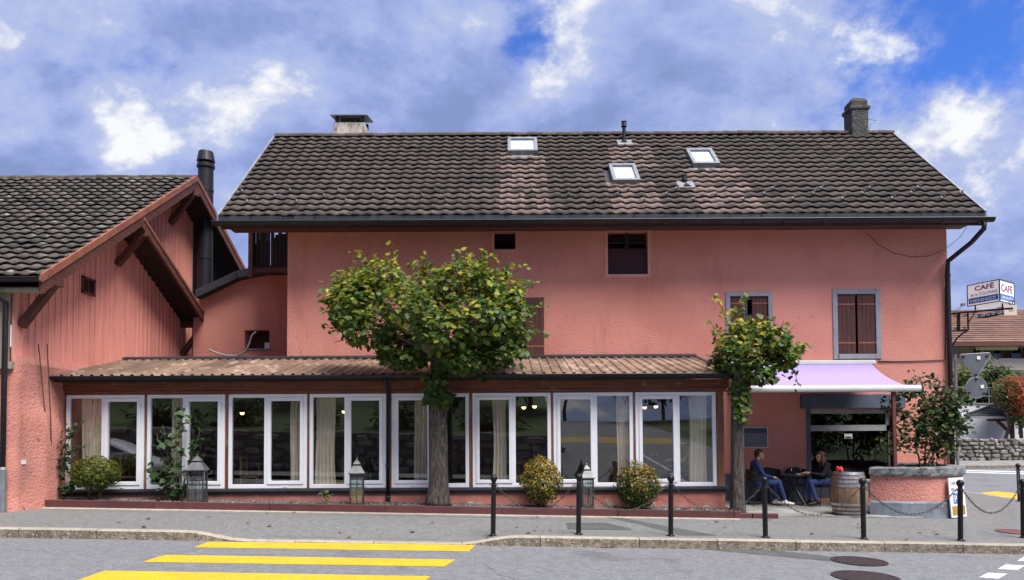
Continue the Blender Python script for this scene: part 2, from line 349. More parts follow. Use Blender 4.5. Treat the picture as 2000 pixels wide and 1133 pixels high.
def awning_fabric():
    m = bpy.data.materials.new('awning_fabric'); m.use_nodes = True; N, L = nodes_of(m.node_tree)
    out = nd(N, 'ShaderNodeOutputMaterial'); d = nd(N, 'ShaderNodeBsdfDiffuse'); t = nd(N, 'ShaderNodeBsdfTranslucent'); mx = nd(N, 'ShaderNodeMixShader')
    d.inputs[0].default_value = (.385, .295, .54, 1); t.inputs[0].default_value = (.42, .31, .54, 1); mx.inputs[0].default_value = .12
    L.new(d.outputs[0], mx.inputs[1]); L.new(t.outputs[0], mx.inputs[2]); L.new(mx.outputs[0], out.inputs[0]); return m
awn_fab = awning_fabric()
# ================================================================== the setting
YK = 12.15                                   # kerb face
def drop(x):                                 # lowered kerb at the crossing
    def s(t): t = max(0, min(1, t)); return t*t*(3-2*t)
    return .13*s((x+5.35)/.95)*s((.10-x)/1.0)
def ystart(x): return YK+.16 if x <= 8.5 else 18-math.sqrt(max(0, 5.54**2-(x-8.5)**2))
def sheet(name, xs, rowf, zf, m, kind='structure'):
    mb = MB(); n = None
    for x in xs:
        ys = rowf(x); n = len(ys); mb.v += [(x, y, zf(x, y)) for y in ys]
    for i in range(len(xs)-1):
        for j in range(n-1):
            a = i*n+j; mb.f.append((a, a+n, a+n+1, a+1)); mb.m.append(0)
    return tag(mb.build(name, m, smooth=True), kind=kind)
def lin(a, b, n): return [a+(b-a)*i/(n-1) for i in range(n)]
sheet('ground', [-2000, -60, 60, 2000], lambda x: [-2000, -60, 90, 2000], lambda x, y: -1.6, field_m)
road = sheet('road', lin(-70, 70, 141), lambda x: lin(1.9, 62, 62), lambda x, y: G(x, y)-.15, asphalt)
xs = lin(-30, 8.5, 155)+lin(8.6, 14.04, 28)
def pz(x, y):
    f = max(0, 1-(y-YK)/1.7)
    return G(x, y)-drop(x)*f*f*(3-2*f)
sheet('sidewalk', xs, lambda x: [ystart(x)+(s**1.6)*(40-ystart(x)) for s in lin(0, 1, 60)], pz, pavement)
# kerb stones: each its own piece
kerb = tag(bpy.data.objects.new('kerb', None), kind='structure'); COL.objects.link(kerb)
def path(s):
    if s <= 38.5: return Vector((-30+s, YK, 0)), Vector((0, 1, 0))
    a = (s-38.5)/5.7
    if a <= math.pi/2: return Vector((8.5+5.7*math.sin(a), 18-5.7*math.cos(a), 0)), Vector((-math.sin(a), math.cos(a), 0))
    r = s-38.5-5.7*math.pi/2
    return Vector((14.2, 18+r, 0)), Vector((-1, 0, 0))
s0 = 8.0; joints = []
while s0 < 62: joints.append(s0); s0 += random.choice((1.28, 1.45, 1.5, 1.62)) if s0 < 38 else 1.05
for a, b in zip(joints[:-1], joints[1:]):
    mb = MB(); k = 7; jx = random.uniform(-.004, .004)
    for i in range(k):
        p, n = path(a+.006+(b-a-.012)*i/(k-1)); x, y = p.x, p.y
        zt = pz(x, YK if y < 12.5 else y+.1)+.008+jx; zb = zt-.32
        q = [(-.0, zb), (.0, zt-.02), (.018, zt), (.16, zt), (.16, zb)]
        mb.v += [tuple(p+n*u+Vector((0, 0, z))) for u, z in q]
    for i in range(k-1):
        for j in range(4):
            mb.f.append((i*5+j, i*5+j+1, i*5+j+6, i*5+j+5)); mb.m.append(1 if j >= 1 else 0)
    mb.f += [(4, 3, 2, 1, 0), tuple((k-1)*5+j for j in range(5))]; mb.m += [0, 0]
    mb.build('kerb_stone', [granite, kerb_top], kerb)
# road paint: yellow crossing, white dashes
def painted_quad(name, corners, m, dz=.004, sub=16):
    c = [Vector((*p, 0)) for p in corners]; mb = MB()
    for i in range(sub+1):
        t = i/sub
        for p in (c[0].lerp(c[1], t), c[3].lerp(c[2], t)):
            mb.v.append((p.x, p.y, G(p.x, p.y)-.15+dz))
    for i in range(sub): mb.f.append((i*2, i*2+2, i*2+3, i*2+1)); mb.m.append(0)
    return mb.build(name, m, road)
def gp(px, py): v = atG(px, py, -.15); return (v.x, v.y)
for q in (((378, 1069.5), (915, 1077.5), (930, 1064), (408, 1058.5)), ((278, 1098), (868, 1107), (890, 1093.5), (322, 1084)), ((150, 1134), (815, 1146), (842, 1126), (205, 1115))):
    painted_quad('crossing_stripe', [gp(*p) for p in q], yellow)
y3 = gp(150, 1134)[1]
for k in range(1, 6):                        # the crossing goes on towards the photographer
    yy = y3-k*1.08; xo = k*.35
    painted_quad('crossing_stripe', [(-6.2-xo+.4, yy), (-1.4-xo+.4, yy), (-1.2-xo+.4, yy+.5), (-5.9-xo+.4, yy+.5)], yellow)
for q in (((1912, 1128), (1950, 1131), (1968, 1121), (1930, 1119)), ((1948, 1112), (1988, 1113.5), (2002, 1105), (1964, 1103)), ((1986, 1096), (2026, 1097), (2038, 1089), (2000, 1088))):
    painted_quad('lane_dash', [gp(*p) for p in q], whitep, sub=3)
painted_quad('yellow_edge_mark', [gp(1915, 963), gp(2010, 979), gp(2010, 966), gp(1945, 960)], yellow)
painted_quad('white_line', [gp(1850, 919), gp(2060, 924.5), gp(2060, 922.5), gp(1850, 917.5)], whitep)
painted_quad('white_line', [gp(1850, 922), gp(2060, 928.5), gp(2060, 926.5), gp(1850, 920.5)], whitep)
painted_quad('white_line', [(-40, 6.9), (-9, 6.9), (-9, 7.02), (-40, 7.02)], whitep)
# asphalt patches in the pavement and the road
sw = bpy.data.objects['sidewalk']
def patch(parent, pts, m, dz, lower=0):
    mb = MB(); w = [atG(*p, -lower) for p in pts]
    mb.add([(v.x, v.y, (pz(v.x, v.y) if not lower else G(v.x, v.y)-lower)+dz) for v in w], [tuple(range(len(w)))])
    return mb.build('repair_patch', m, parent)
patch(sw, [(1105, 1022), (1180, 1021), (1230, 1032), (1235, 1036), (1110, 1034)], patch_dark, .005)
patch(sw, [(1150, 1004), (1195, 1008), (1400, 1046), (1330, 1046), (1240, 1022)], patch_dark, .004)
patch(road, [(1330, 1069), (1450, 1067), (1660, 1092), (1640, 1098), (1500, 1085)], patch_dark, .004, .15)
# manhole covers
def manhole(px, py, r, lower, m, label, cat='manhole cover', slots=True):
    c = atG(px, py, -lower); o = root('manhole_cover', label, cat, (c.x, c.y, c.z))
    n = Vector((.0215, -.012, 1)).normalized()
    mb = MB(); mb.lathe([(0, .0), (r, .0), (r, .012), (r*.9, .012), (r*.9, .007), (0, .007)], (0, 0, .003), 32); a = mb.build('cover_plate', m, o, local=True)
    if slots:
        for i in range(-7, 8):
            y = i*r*.115; w = math.sqrt(max(0, (r*.86)**2-y*y))
            if w > .03:
                b = MB(); b.box(-w, w, y-.012, y+.012, .010, .0165); b.build('rib', m, o, local=True)
    o.rotation_euler = n.to_track_quat('Z', 'Y').to_euler()
manhole(1678, 1097, .40, .15, iron_cover, 'ribbed iron manhole cover in road, nearer the kerb of the two')
manhole(1690, 1128, .43, .15, iron_cover, 'ribbed iron manhole cover in road, farther from the kerb of the two')
manhole(1185, 1068.5, .13, .15, rust_cover, 'small rusty round valve cover in road beside the kerb', slots=False)
manhole(1988, 1040, .36, 0, maroon_cover, 'flat maroon round cover set in the corner pavement', slots=False)
# far pavement on the side street
def far_z(x, y): return G(x, y)
sheet('far_sidewalk', lin(13, 60, 30), lambda x: lin(37.6+.02*(x-13), 43, 4), lambda x, y: G(x, y), concrete)
fk = tag(bpy.data.objects.new('far_kerb', None), kind='structure'); COL.objects.link(fk)
for i in range(24):
    x = 13+i*1.9; mb = MB(); z = G(x, 37.5); mb.box(x+.01, x+1.89, 37.4+.02*(x-13), 37.62+.02*(x-13), z-.4, z+.012); mb.build('kerb_stone', granite, fk)
# ------ the photographer's side of the street (mirrored in the veranda glass)
sheet('opposite_sidewalk', lin(-45, 2.2, 60), lambda x: lin(-2.4, 2.0, 6), lambda x, y: G(x, y), pavement)
def hill(x, y): return G(x, 1.9)-.152+max(0, 1.9-y)*.075
sheet('side_road', lin(2.2, 13, 12), lambda x: lin(-45, 1.95, 40), hill, asphalt)
for k in range(5):
    mb = MB(); y0 = -19-k*1.0
    mb.add([(3, y0, hill(3, y0)+.006), (12, y0, hill(12, y0)+.006), (12, y0+.5, hill(12, y0+.5)+.006), (3, y0+.5, hill(3, y0+.5)+.006)], [(0, 1, 2, 3)])
    mb.build('crossing_stripe', yellow, bpy.data.objects['side_road'])
for y0, y1, x0 in ((-12, -3, 7.4), (-2, 1.2, 7.2)):
    mb = MB(); mb.add([(x0, y0, hill(x0, y0)+.006), (x0+.15, y0, hill(x0, y0)+.006), (x0+.15, y1, hill(x0, y1)+.006), (x0, y1, hill(x0, y1)+.006)], [(0, 1, 2, 3)])
    mb.build('white_line', whitep, bpy.data.objects['side_road'])
sheet('grass_bank', lin(-48, 2.2, 40), lambda x: lin(-30, -2.75, 14), lambda x, y: G(x, -2.5)+1.75+max(0, -2.75-y)*.18, grass_m)
sheet('roadside_verge', lin(13, 60, 12), lambda x: lin(-45, 1.95, 12), lambda x, y: hill(13, y)+.05+(x-13)*.04, grass_m)

def rubble(name, label, x0, x1, y, z0f, h, ncourse, wavg, depth, cat='stone wall', maxn=300, flip=False):
    o = root(name, label, cat, ((x0+x1)/2, y, z0f((x0+x1)/2)))
    mb = MB()
    n = 24
    for i in range(n):
        a, b = x0+(x1-x0)*i/n, x0+(x1-x0)*(i+1)/n; mb.box(a, b, y+.05 if not flip else y-depth, y+depth if not flip else y-.05, z0f(a)-.6, z0f(a)+h-.03)
    mb.build('mortar_core', stone_dk, o)
    cnt = 0; rng = random.Random(3); rest = MB()
    for c in range(ncourse):
        x = x0+rng.uniform(-.3, .1)
        while x < x1:
            w = wavg*rng.uniform(.45, 1.6); hh = h/ncourse; z = z0f(x)+c*hh
            tmp = MB() if cnt < maxn else rest
            cx, cz = x+w/2, z+hh/2+rng.uniform(-.3, .3)*hh; r = []
            k = 7; fw, fh = w*.47, hh*.5*rng.uniform(.7, 1.25)
            pr = [(fw*math.copysign(abs(math.cos(2*math.pi*i/k+.3))**.6, math.cos(2*math.pi*i/k+.3))*rng.uniform(.86, 1.04), fh*math.copysign(abs(math.sin(2*math.pi*i/k+.3))**.6, math.sin(2*math.pi*i/k+.3))*rng.uniform(.86, 1.04)) for i in range(k)]
            d = rng.uniform(.0, .05)
            vs = [(cx+a, y+.09, cz+b) for a, b in pr]+[(cx+a*.96, y-.0-d*.5, cz+b*.96) for a, b in pr]+[(cx+a*.7, y-.03-d, cz+b*.7) for a, b in pr]
            fs = [tuple(range(2*k, 3*k))[::-1]]+[(i+j*k, i+(j+1)*k, (i+1) % k+(j+1)*k, (i+1) % k+j*k) for j in range(2) for i in range(k)]
            if flip: vs = [(u, 2*y-v, w_) for u, v, w_ in vs]; fs = [f[::-1] for f in fs]
            tmp.add(vs, fs)
            if cnt < maxn: tmp.build('stone', stone_m, o)
            cnt += 1; x += w
    if rest.v: tag(rest.build('stones', stone_m, o), kind='stuff')
    return o

# ================================================================== wall helper
def holed_wall(mb, x0, x1, z0, z1, y, holes, depth=.3):
    """front skin at y with openings (x0,x1,z0,z1) and their reveals"""
    xs = sorted({x0, x1, *[h[0] for h in holes], *[h[1] for h in holes]}); zs = sorted({z0, z1, *[h[2] for h in holes], *[h[3] for h in holes]})
    for i in range(len(xs)-1):
        for j in range(len(zs)-1):
            cx, cz = (xs[i]+xs[i+1])/2, (zs[j]+zs[j+1])/2
            if any(h[0] < cx < h[1] and h[2] < cz < h[3] for h in holes): continue
            mb.add([(xs[i], y, zs[j]), (xs[i+1], y, zs[j]), (xs[i+1], y, zs[j+1]), (xs[i], y, zs[j+1])], [(0, 1, 2, 3)])
    for a, b, c, d in holes:
        mb.add([(a, y, c), (b, y, c), (b, y, d), (a, y, d), (a, y+depth, c), (b, y+depth, c), (b, y+depth, d), (a, y+depth, d)],
               [(0, 4, 5, 1), (1, 5, 6, 2), (2, 6, 7, 3), (3, 7, 4, 0)])
def tile_geo(w):
    k = 9; vs = []; fs = []
    def zz(t): return .036*(.5+.5*math.cos(2*math.pi*(t-.68)))**1.25
    for yy, lift in ((0, .070), (.40, .012)):
        vs += [(w*i/(k-1), yy, lift+zz(i/(k-1))) for i in range(k)]
    vs += [(w*i/(k-1), .012, .070+zz(i/(k-1))-.022) for i in range(k)]
    for i in range(k-1): fs += [(i, i+1, k+i+1, k+i), (2*k+i, 2*k+i+1, i+1, i)]
    return vs, fs
def roof_tiles(parent, x0, ye, ze, ncol, nrow, w, expo, ang, mats, matf, chosen, skip=lambda r, c: False, name='roof_tile'):
    vs, fs = tile_geo(w*1.01)
    mes = []
    for m in mats:
        t = MB(); t.add(vs, fs); mes.append(t.mesh('roof_tile', m, smooth=False))
        for p in mes[-1].polygons: p.use_smooth = True
    rest = MB(); ca, sa = math.cos(ang), math.sin(ang); rr = random.Random(5)
    R = Matrix.Rotation(ang, 3, 'X')
    for r in range(nrow):
        for c in range(ncol):
            if skip(r, c): continue
            s = r*expo+rr.uniform(-.008, .008); pos = Vector((x0+c*w, ye+s*ca, ze+s*sa)); jq = .014 if rr.random() > .05 else .05; jr = Euler((rr.uniform(-jq, jq), rr.uniform(-jq, jq), rr.uniform(-jq, jq))).to_matrix()
            k = matf(r, c, rr)
            if (r, c) in chosen:
                inst(name, mes[k], parent, pos, (R @ jr).to_euler())
            else:
                rest.mi = k; M_ = R @ jr
                rest.add([pos+M_ @ Vector(v) for v in vs], fs)
    if rest.v: tag(rest.build(name+'s', mats, parent, smooth=True), kind='stuff')
def gutter(mb, x0, x1, yc, zc, r, n=10):
    """half-round gutter along X with rolled front lip"""
    pr = [(math.cos(math.pi+math.pi*i/n)*r, math.sin(math.pi+math.pi*i/n)*r) for i in range(n+1)]
    pr2 = [(a*.9, b*.9) for a, b in pr][::-1]; P_ = pr+pr2
    mb.prism([(x0, yc+a, zc+b) for a, b in P_][::-1], (x1-x0, 0, 0))
    mb.tube([(x0, yc-r, zc), (x1, yc-r, zc)], .014, 6)

# ================================================================== main café building
YM, XL, XR = 18.6, -5.67, 11.05
ZE, ZR, YE, YR = 6.94, 10.62, 17.72, 21.95
XRL, XRR = -7.07, 11.46
cafe = root('cafe_building', 'long pink stucco café house with dark tiled roof and purple awning', 'building', (2.7, 18.6, -.2))
hol = [(-.43, .11, 6.36, 6.81), (2.45, 3.46, 5.72, 6.81), (5.53, 6.49, 4.10, 5.14), (8.24, 9.20, 3.66, 5.18), (7.50, 9.56, .02, 2.27), (-.66, .32, 3.70, 5.10)]
mb = MB(); holed_wall(mb, XL, XR, -.6, 6.90, YM, hol, .32)
YB = 25.3
mb.add([(XL, YM, -.6), (XL, YB, -.6), (XL, YB, 6.8), (XL, YR, ZR-.25), (XL, YM, 6.8)], [(0, 4, 3, 2, 1)])
mb.add([(XR, YM, -.6), (XR, YB, -.6), (XR, YB, 6.8), (XR, YR, ZR-.25), (XR, YM, 6.8)], [(0, 1, 2, 3, 4)])
mb.add([(XL, YB, -.6), (XR, YB, -.6), (XR, YB, 6.8), (XL, YB, 6.8)], [(0, 3, 2, 1)])
mb.build('wall', stucco, cafe)
for a, b, c, d in hol:
    mb = MB(); mb.box(a-.2, b+.2, YM+.9, YM+.95, c-.2, d+.2); mb.build('inner_lining', inner_wood, cafe)
# roof
ang = math.atan2(ZR-ZE, YR-YE); slen = math.hypot(ZR-ZE, YR-YE); ca, sa = math.cos(ang), math.sin(ang); rn = Vector((0, -sa, ca))
mb = MB()
mb.prism([(XRL+.02, YE, ZE), (XRL+.02, YR, ZR), (XRL+.02, YR+4.1, ZE), (XRL+.02, YR+4.1, ZE-.16), (XRL+.02, YR, ZR-.18), (XRL+.02, YE, ZE-.16)][::-1], (XRR-XRL-.04, 0, 0))
roof = mb.build('roof', slate, cafe)
ncol, nrow = 60, 17; tw = (XRR-XRL)/ncol; expo = (slen-.02)/nrow
def on_roof(px, py):
    d = ray(px, py); p0 = Vector((0, YE, ZE)); t = (p0-Vector((0, 0, CAMH))).dot(rn)/d.dot(rn); return Vector((0, 0, CAMH))+d*t
def rc(p): return ((p.y-YE)/ca/expo, (p.x-XRL)/tw)
sky_px = [((992, 1050), (279, 305)), ((1197, 1250), (331, 363)), ((1353, 1405), (301, 330))]
skl = []
for (xa, xb), (ya, yb) in sky_px:
    lo = on_roof((xa+xb)/2, yb); hi = on_roof((xa+xb)/2, ya); xl, xr = on_roof(xa, yb).x, on_roof(xb, yb).x
    skl.append((xl, xr, (lo.y-YE)/ca, (hi.y-YE)/ca))
newcols = [(skl[0][0]-.12, skl[0][1]+.06, skl[0][2]), (skl[1][0]-.1, skl[1][1]+.25, skl[1][2]), (skl[2][0]-.25, skl[2][1]+.45, skl[2][2])]
def mf(r, c, rr):
    x = XRL+(c+.5)*tw; s = (r+.5)*expo
    for a, b, top in newcols:
        if a < x < b and s < top+.2: return 1 if rr.random() < .86 else 0
    vx = on_roof(1219, 280); 
    if abs(x-vx.x-.1) < .5 and skl[1][3] < s < (vx.y-YE)/ca: return 1 if rr.random() < .7 else 0
    return 0
def sk(r, c):
    x = XRL+(c+.5)*tw; s = (r+.3)*expo
    return any(a-.02 < x < b+.02 and l-.02 < s < h+.05 for a, b, l, h in skl)
chosen = {(r, c) for r in range(5) for c in range(60)}
roof_tiles(roof, XRL, YE, ZE, ncol, nrow, tw, expo, ang, [tile_old, tile_new], mf, chosen, sk)
mb = MB()                                    # ridge tiles
rt = MB(); nr = 44; rw = (XRR-XRL)/nr
pts = [(math.cos(t)*.125, math.sin(t)*.10) for t in lin(-.25, math.pi+.25, 9)]
rt.add([(0, a, b) for a, b in pts]+[(rw*1.12, a*.9, b*.9) for a, b in pts], [(i, i+1, 10+i, 9+i) for i in range(8)]+[tuple(range(9))])
rm = rt.mesh('ridge_tile', tile_old, smooth=True)
for i in range(nr): inst('ridge_tile', rm, roof, (XRL+i*rw, YR, ZR+.055+random.uniform(-.008, .01)))
# snow guards
sg = MB(); sg.box(-.014, .014, -.05, .09, .0, .012).box(-.014, .014, -.056, -.044, 0, .085); sgm = sg.mesh('snow_guard', galv)
for j, r in enumerate((2, 3, 4)):
    for c in range(1+j*2 % 4 - (j == 2), 60, 4):
        if c < 0: continue
        s = r*expo+.06; inst('snow_guard', sgm, roof, (XRL+(c+.62)*tw, YE+s*ca-sa*.12, ZE+s*sa+ca*.12), (ang, 0, 0))
mb = MB()                                    # pale metal verge strips
for x in (XRL-.045, XRR-.01):
    mb = MB(); mb.prism([(x, YE-.02, ZE-.18), (x, YE-.02, ZE+.10), (x, YR, ZR+.13), (x, YR, ZR-.16)], (.055, 0, 0)); mb.build('verge_strip', zinc_edge, roof)
fa = MB()
for i in range(24):
    a = XRL+i*(XRR-XRL)/24; f1 = MB(); f1.box(a+.006, a+(XRR-XRL)/24-.006, YE-.035-.004*(i % 2), YE-.005, ZE-.20, ZE+.045); f1.build('fascia_slate', slate, roof)
g = MB(); gutter(g, XRL-.10, XRR+.12, YE-.14, ZE-.135, .095); g.build('gutter', dark_metal, cafe)
mb = MB()
for i in range(20): x = XRL+.3+i*.95; mb.box(x-.015, x+.015, YE-.245, YE-.02, ZE-.245, ZE-.225)
mb.build('gutter_bracket', dark_metal, cafe)
mb = MB(); mb.box(XRL+.05, XRR-.05, YE+.005, YM+.02, 6.83, 6.86).box(XRL+.05, XRR-.05, YE+.002, YE+.05, 6.68, 6.83); mb.build('soffit', soffit_m, cafe)
mb = MB(); mb.tube([(11.36, YE-.14, ZE-.22), (11.36, YE-.12, ZE-.38), (11.28, YE+.25, ZE-.62), (11.02, YM-.09, ZE-.95), (11.0, YM-.09, ZE-1.2), (11.0, YM-.09, 4), (11.0, YM-.09, .55)], .058, 12); dp = mb.build('downpipe', dark_metal, cafe, smooth=True)
mb = MB()
for z in (5.6, 4.0, 2.4): mb.lathe([(.062, 0), (.07, .0), (.07, .05), (.062, .05)], (11.0, YM-.09, z), 12)
mb.lathe([(.075, 0), (.085, .02), (.085, .55), (.062, .6)], (11.0, YM-.09, -.1), 14); mb.build('pipe_collar', dark_metal, dp)
# skylights
for (xl, xr, l, h) in skl:
    c = Vector(((xl+xr)/2, YE+(l+h)/2*ca, ZE+(l+h)/2*sa)); hw, hl = (xr-xl)/2, (h-l)/2; U = Vector((0, ca, sa)); X_ = Vector((1, 0, 0)); o = None
    mb = MB()
    for s in (-1, 1):
        mb.obox(c+X_*s*(hw-.04)+rn*.09, X_*.045, U*hl, rn*.075); mb.obox(c+U*s*(hl-.05)+rn*.093, X_*hw*.995, U*.055, rn*.078)
    mb.obox(c-U*(hl+.09)+rn*.03, X_*(hw+.1), U*.10, rn*.012)
    sk_ = mb.build('skylight', galv, cafe); sk_['label'] = 'roof window in grey metal frame'
    mb = MB(); mb.obox(c+rn*.10, X_*(hw-.08), U*(hl-.1), rn*.01); mb.build('pane', sky_pane, sk_)
# chimneys and vents
def chim(c, hw, hd, z0, z1, m, nm, lab):
    mb = MB(); mb.box(c[0]-hw, c[0]+hw, c[1]-hd, c[1]+hd, z0, z1); o = mb.build(nm, m, cafe, bevel=.02); o['label'] = lab; return o
c1 = at(688, 250, 22.35); o = chim(c1, .47, .42, 10.1, 11.10, chimney_white, 'chimney', 'squat white plastered chimney with rust stains')
mb = MB(); z = 11.10
for sx in (-1, 1):
    for sy in (-1, 1): mb.box(c1.x+sx*.38-.05, c1.x+sx*.38+.05, c1.y+sy*.33-.05, c1.y+sy*.33+.05, z, z+.24)
mb.box(c1.x-.30, c1.x+.30, c1.y-.25, c1.y+.25, z, z+.2); mb.build('chimney_post', chimney_dark, o)
mb = MB(); mb.prism([(c1.x-.56, c1.y-.52, z+.17), (c1.x+.56, c1.y-.52, z+.17), (c1.x+.56, c1.y+.5, z+.37), (c1.x-.56, c1.y+.5, z+.37)], (0, 0, .03)); mb.build('chimney_plate', galv, o)
mb = MB(); mb.lathe([(.68, 0), (.60, .18), (.60, .30)], (c1.x, c1.y, 10.42), 4, a0=math.pi/4, a1=math.pi/4+2*math.pi); mb.build('chimney_flashing', rust_trim, o)
c2 = at(1672, 240, 22.0); o = chim(c2, .25, .27, 10.3, 11.34, chimney_dark, 'chimney', 'slim soot-blackened stone chimney')
mb = MB(); mb.lathe([(.36, 11.30), (.42, 11.35), (.42, 11.42), (.34, 11.46), (.34, 11.60), (.25, 11.70), (.16, 11.74), (0, 11.74)], (c2.x, c2.y, 0), 4, a0=math.pi/4, a1=math.pi/4+2*math.pi); mb.build('chimney_cap', chimney_dark, o)
for px, yb, yt, r, ff in ((1219, 280, 238, .055, 1), (1337, 362, 342, .05, 0)):
    p = on_roof(px, yb); top = at(px, yt, p.y).z; mb = MB(); mb.lathe([(r, -.15), (r, top-p.z-.16), (r*1.5, top-p.z-.15), (r*1.25, top-p.z-.02), (r*1.6, top-p.z), (0, top-p.z)], p, 12); v = mb.build('vent_pipe', dark_metal, cafe, smooth=False)
    mb = MB(); mb.obox(p+rn*.06-Vector((0, .1*ca, .1*sa)), (.22, 0, 0), Vector((0, ca, sa))*.2, rn*.012); mb.build('flashing', galv, v)
# windows of the facade
def win_trim(h, w, m, proud=.03, nm='surround', sill=True, par=None):
    a, b, c, d = h; mb = MB(); y = YM-proud
    mb.box(a-w, a, y, YM+.06, c-w, d+w).box(b, b+w, y, YM+.06, c-w, d+w).box(a, b, y, YM+.06, d, d+w).box(a, b, y-(.03 if sill else 0), YM+.06, c-w, c)
    return mb.build(nm, m, par or cafe, bevel=.006)
def shutter(x0, x1, z0, z1, y, parent, swing=0, hinge_left=True):
    o = bpy.data.objects.new('shutter', None)
    mb = MB(); n = 4; w = (x1-x0)/n
    for i in range(n): mb.box(x0+i*w+.003, x0+(i+1)*w-.003, y-.014-.003*(i % 2), y+.014, z0, z1)
    mb.mi = 1
    for z in (z0+.18*(z1-z0), z0+.84*(z1-z0)):
        mb.box(x0+.01, x1-.01, y-.024, y-.0175, z-.02, z+.02)
        mb.box((x0-.10 if hinge_left else x1-.03), (x0+.03 if hinge_left else x1+.10), y-.034, y-.0245, z-.018, z+.018)
    return mb.build('shutter', [shutter_m, rust_trim], parent)
h = hol[0]; w = win_trim(h, .05, stucco_trim, .012, 'window', False)
mb = MB(); mb.box(h[0], h[1], YM+.16, YM+.18, h[2], h[3]); mb.build('pane', pane_dark, w)
mb = MB(); mb.box(h[0], h[1], YM+.03, YM+.10, h[2], h[2]+.03); mb.build('sill_bar', stone_grey, w)
h = hol[1]; w = win_trim(h, .075, stucco_trim, .015, 'window', False)
mb = MB(); mb.box(h[0], h[1], YM+.10, YM+.14, h[2], h[2]+.68); mb.build('lower_panel', mat('panel_maroon', (.045, .008, .012), (.035, .007, .01), 2, .6), w)
for xa, xb in ((h[0], h[0]+.46), (h[0]+.55, h[1])):
    mb = MB(); mb.box(xa+.02, xb-.02, YM+.17, YM+.185, h[2]+.7, h[3]); mb.build('pane', pane_dark, w)
    mb = MB(); mb.box(xa, xb, YM+.15, YM+.165, h[2]+.82, h[2]+.86); mb.build('glazing_bar', dark_metal, w)
mb = MB(); mb.box(h[0]+.46, h[0]+.55, YM+.13, YM+.2, h[2]+.68, h[3]); mb.build('mullion', board_dark, w)
h = hol[2]; w = win_trim(h, .115, stone_grey, .03, 'window')
shutter(h[0]+.02, h[0]+.36, h[2]+.02, h[3]-.02, YM+.03, w); shutter(h[0]+.56, h[1]-.02, h[2]+.02, h[3]-.02, YM+.03, w, hinge_left=False)
mb = MB(); mb.box(h[0], h[1], YM+.2, YM+.215, h[2], h[3]); mb.build('pane', pane_dark, w)
h = hol[3]; w = win_trim(h, .125, stone_grey, .03, 'window')
shutter(h[0]+.02, h[0]+.455, h[2]+.02, h[3]-.02, YM+.02, w); shutter(h[0]+.505, h[1]-.02, h[2]+.02, h[3]-.02, YM+.01, w, hinge_left=False)
mb = MB(); mb.box(h[0], h[1], YM+.2, YM+.215, h[2], h[3]); mb.build('pane', pane_dark, w)
h = hol[5]; w = win_trim(h, .03, upvc, .01, 'window', False)
mb = MB(); mb.box(h[0]+.02, h[1]-.02, YM+.12, YM+.135, h[2]+.02, h[3]); mb.build('pane', pane_dark, w)
mb = MB()
for x in (h[0], (h[0]+h[1])/2-.03, h[1]-.06): mb.box(x, x+.06, YM+.08, YM+.15, h[2], h[3])
mb.box(h[0], h[1], YM+.085, YM+.145, h[2], h[2]+.06); mb.build('frame', upvc, w)
for xa, xb, hl in ((h[1]+.035, h[1]+.50, True), (h[0]-.50, h[0]-.035, False)): shutter(xa, xb, h[2]-.08, h[3]+.03, YM-.045, w, hinge_left=hl)
# glazed shop front under the awning
h = hol[4]; w = MB(); y = YM+.10
w.box(h[0], h[1], y, y+.07, h[3]-.11, h[3]).box(h[0], h[1], y, y+.07, 1.72, 1.87).box(h[0], h[0]+.05, y, y+.07, .02, h[3]).box(h[1]-.10, h[1], y, y+.07, 1.72, h[3]).box(h[1]-.05, h[1], y+.002, y+.068, .02, 1.72)
w.box(h[0], h[1], y, y+.07, .42, .50)
front = w.build('shop_window', alu, cafe, bevel=.006)
mb = MB(); mb.box(h[0]+.04, h[1]-.04, y+.03, y+.04, .45, h[3]-.05); mb.build('pane', pane_dark, front)
mb = MB(); mb.box(h[0], h[1], y+.01, y+.06, .02, .42); mb.build('lower_panel', bluegrey, front)
p = at(1657, 852, YM+.12); mb = MB(); mb.box(p.x-.10, p.x+.10, y+.02, y+.027, p.z-.06, p.z+.06); nt = mb.build('notice', sticker, front)
mb = MB(); mb.box(p.x-.075, p.x+.075, y+.014, y+.018, p.z-.045, p.z-.012); mb.build('notice_print', dark_metal, nt)
mb = MB(); mb.box(7.26, 9.86, YM-.10, YM+.05, 2.29, 2.64); mb.build('lintel', bluegrey, cafe, bevel=.01)
mb = MB(); mb.box(7.40, 7.50, YM-.02, YM+.1, 0, 2.29).box(9.56, 9.66, YM-.02, YM+.1, 0, 2.29); mb.build('jamb', bluegrey, cafe)
mb = MB(); mb.box(4.7, 7.40, YM-.025, YM+.02, -.4, .66); mb.build('dado', bluegrey, cafe)
mb = MB(); mb.box(9.66, XR+.004, YM-.025, YM+.02, -.4, .66); mb.build('dado', bluegrey, cafe)
# cables on the wall
def cable(label, pts, r, m, cat='cable'):
    mb = MB(); mb.tube(pts, r, 6); return tag(mb.build('cable', m, smooth=True), label, cat)
cable('thin cable running level across pink wall to the downpipe', [at(x, yy, YM-.02) for x, yy in ((1715, 706), (1760, 706), (1800, 705), (1846, 703), (1847, 640), (1846, 560))], .013, dark_metal)
cable('slack thin wire hanging below the eaves by downpipe', [at(x, yy, YM-.03) for x, yy in ((1690, 452), (1716, 478), (1745, 494), (1780, 502), (1815, 500), (1843, 488))], .006, dark_metal)
cable('loose wire dangling from roof gutter end by downpipe', [at(x, yy, YE) for x, yy in ((1888, 444), (1876, 462), (1860, 476), (1850, 484))], .006, dark_metal)
cable('bent wire beside the sooty chimney', [at(x, yy, 22) for x, yy in ((1693, 232), (1712, 236), (1700, 243), (1697, 258))], .006, dark_metal)
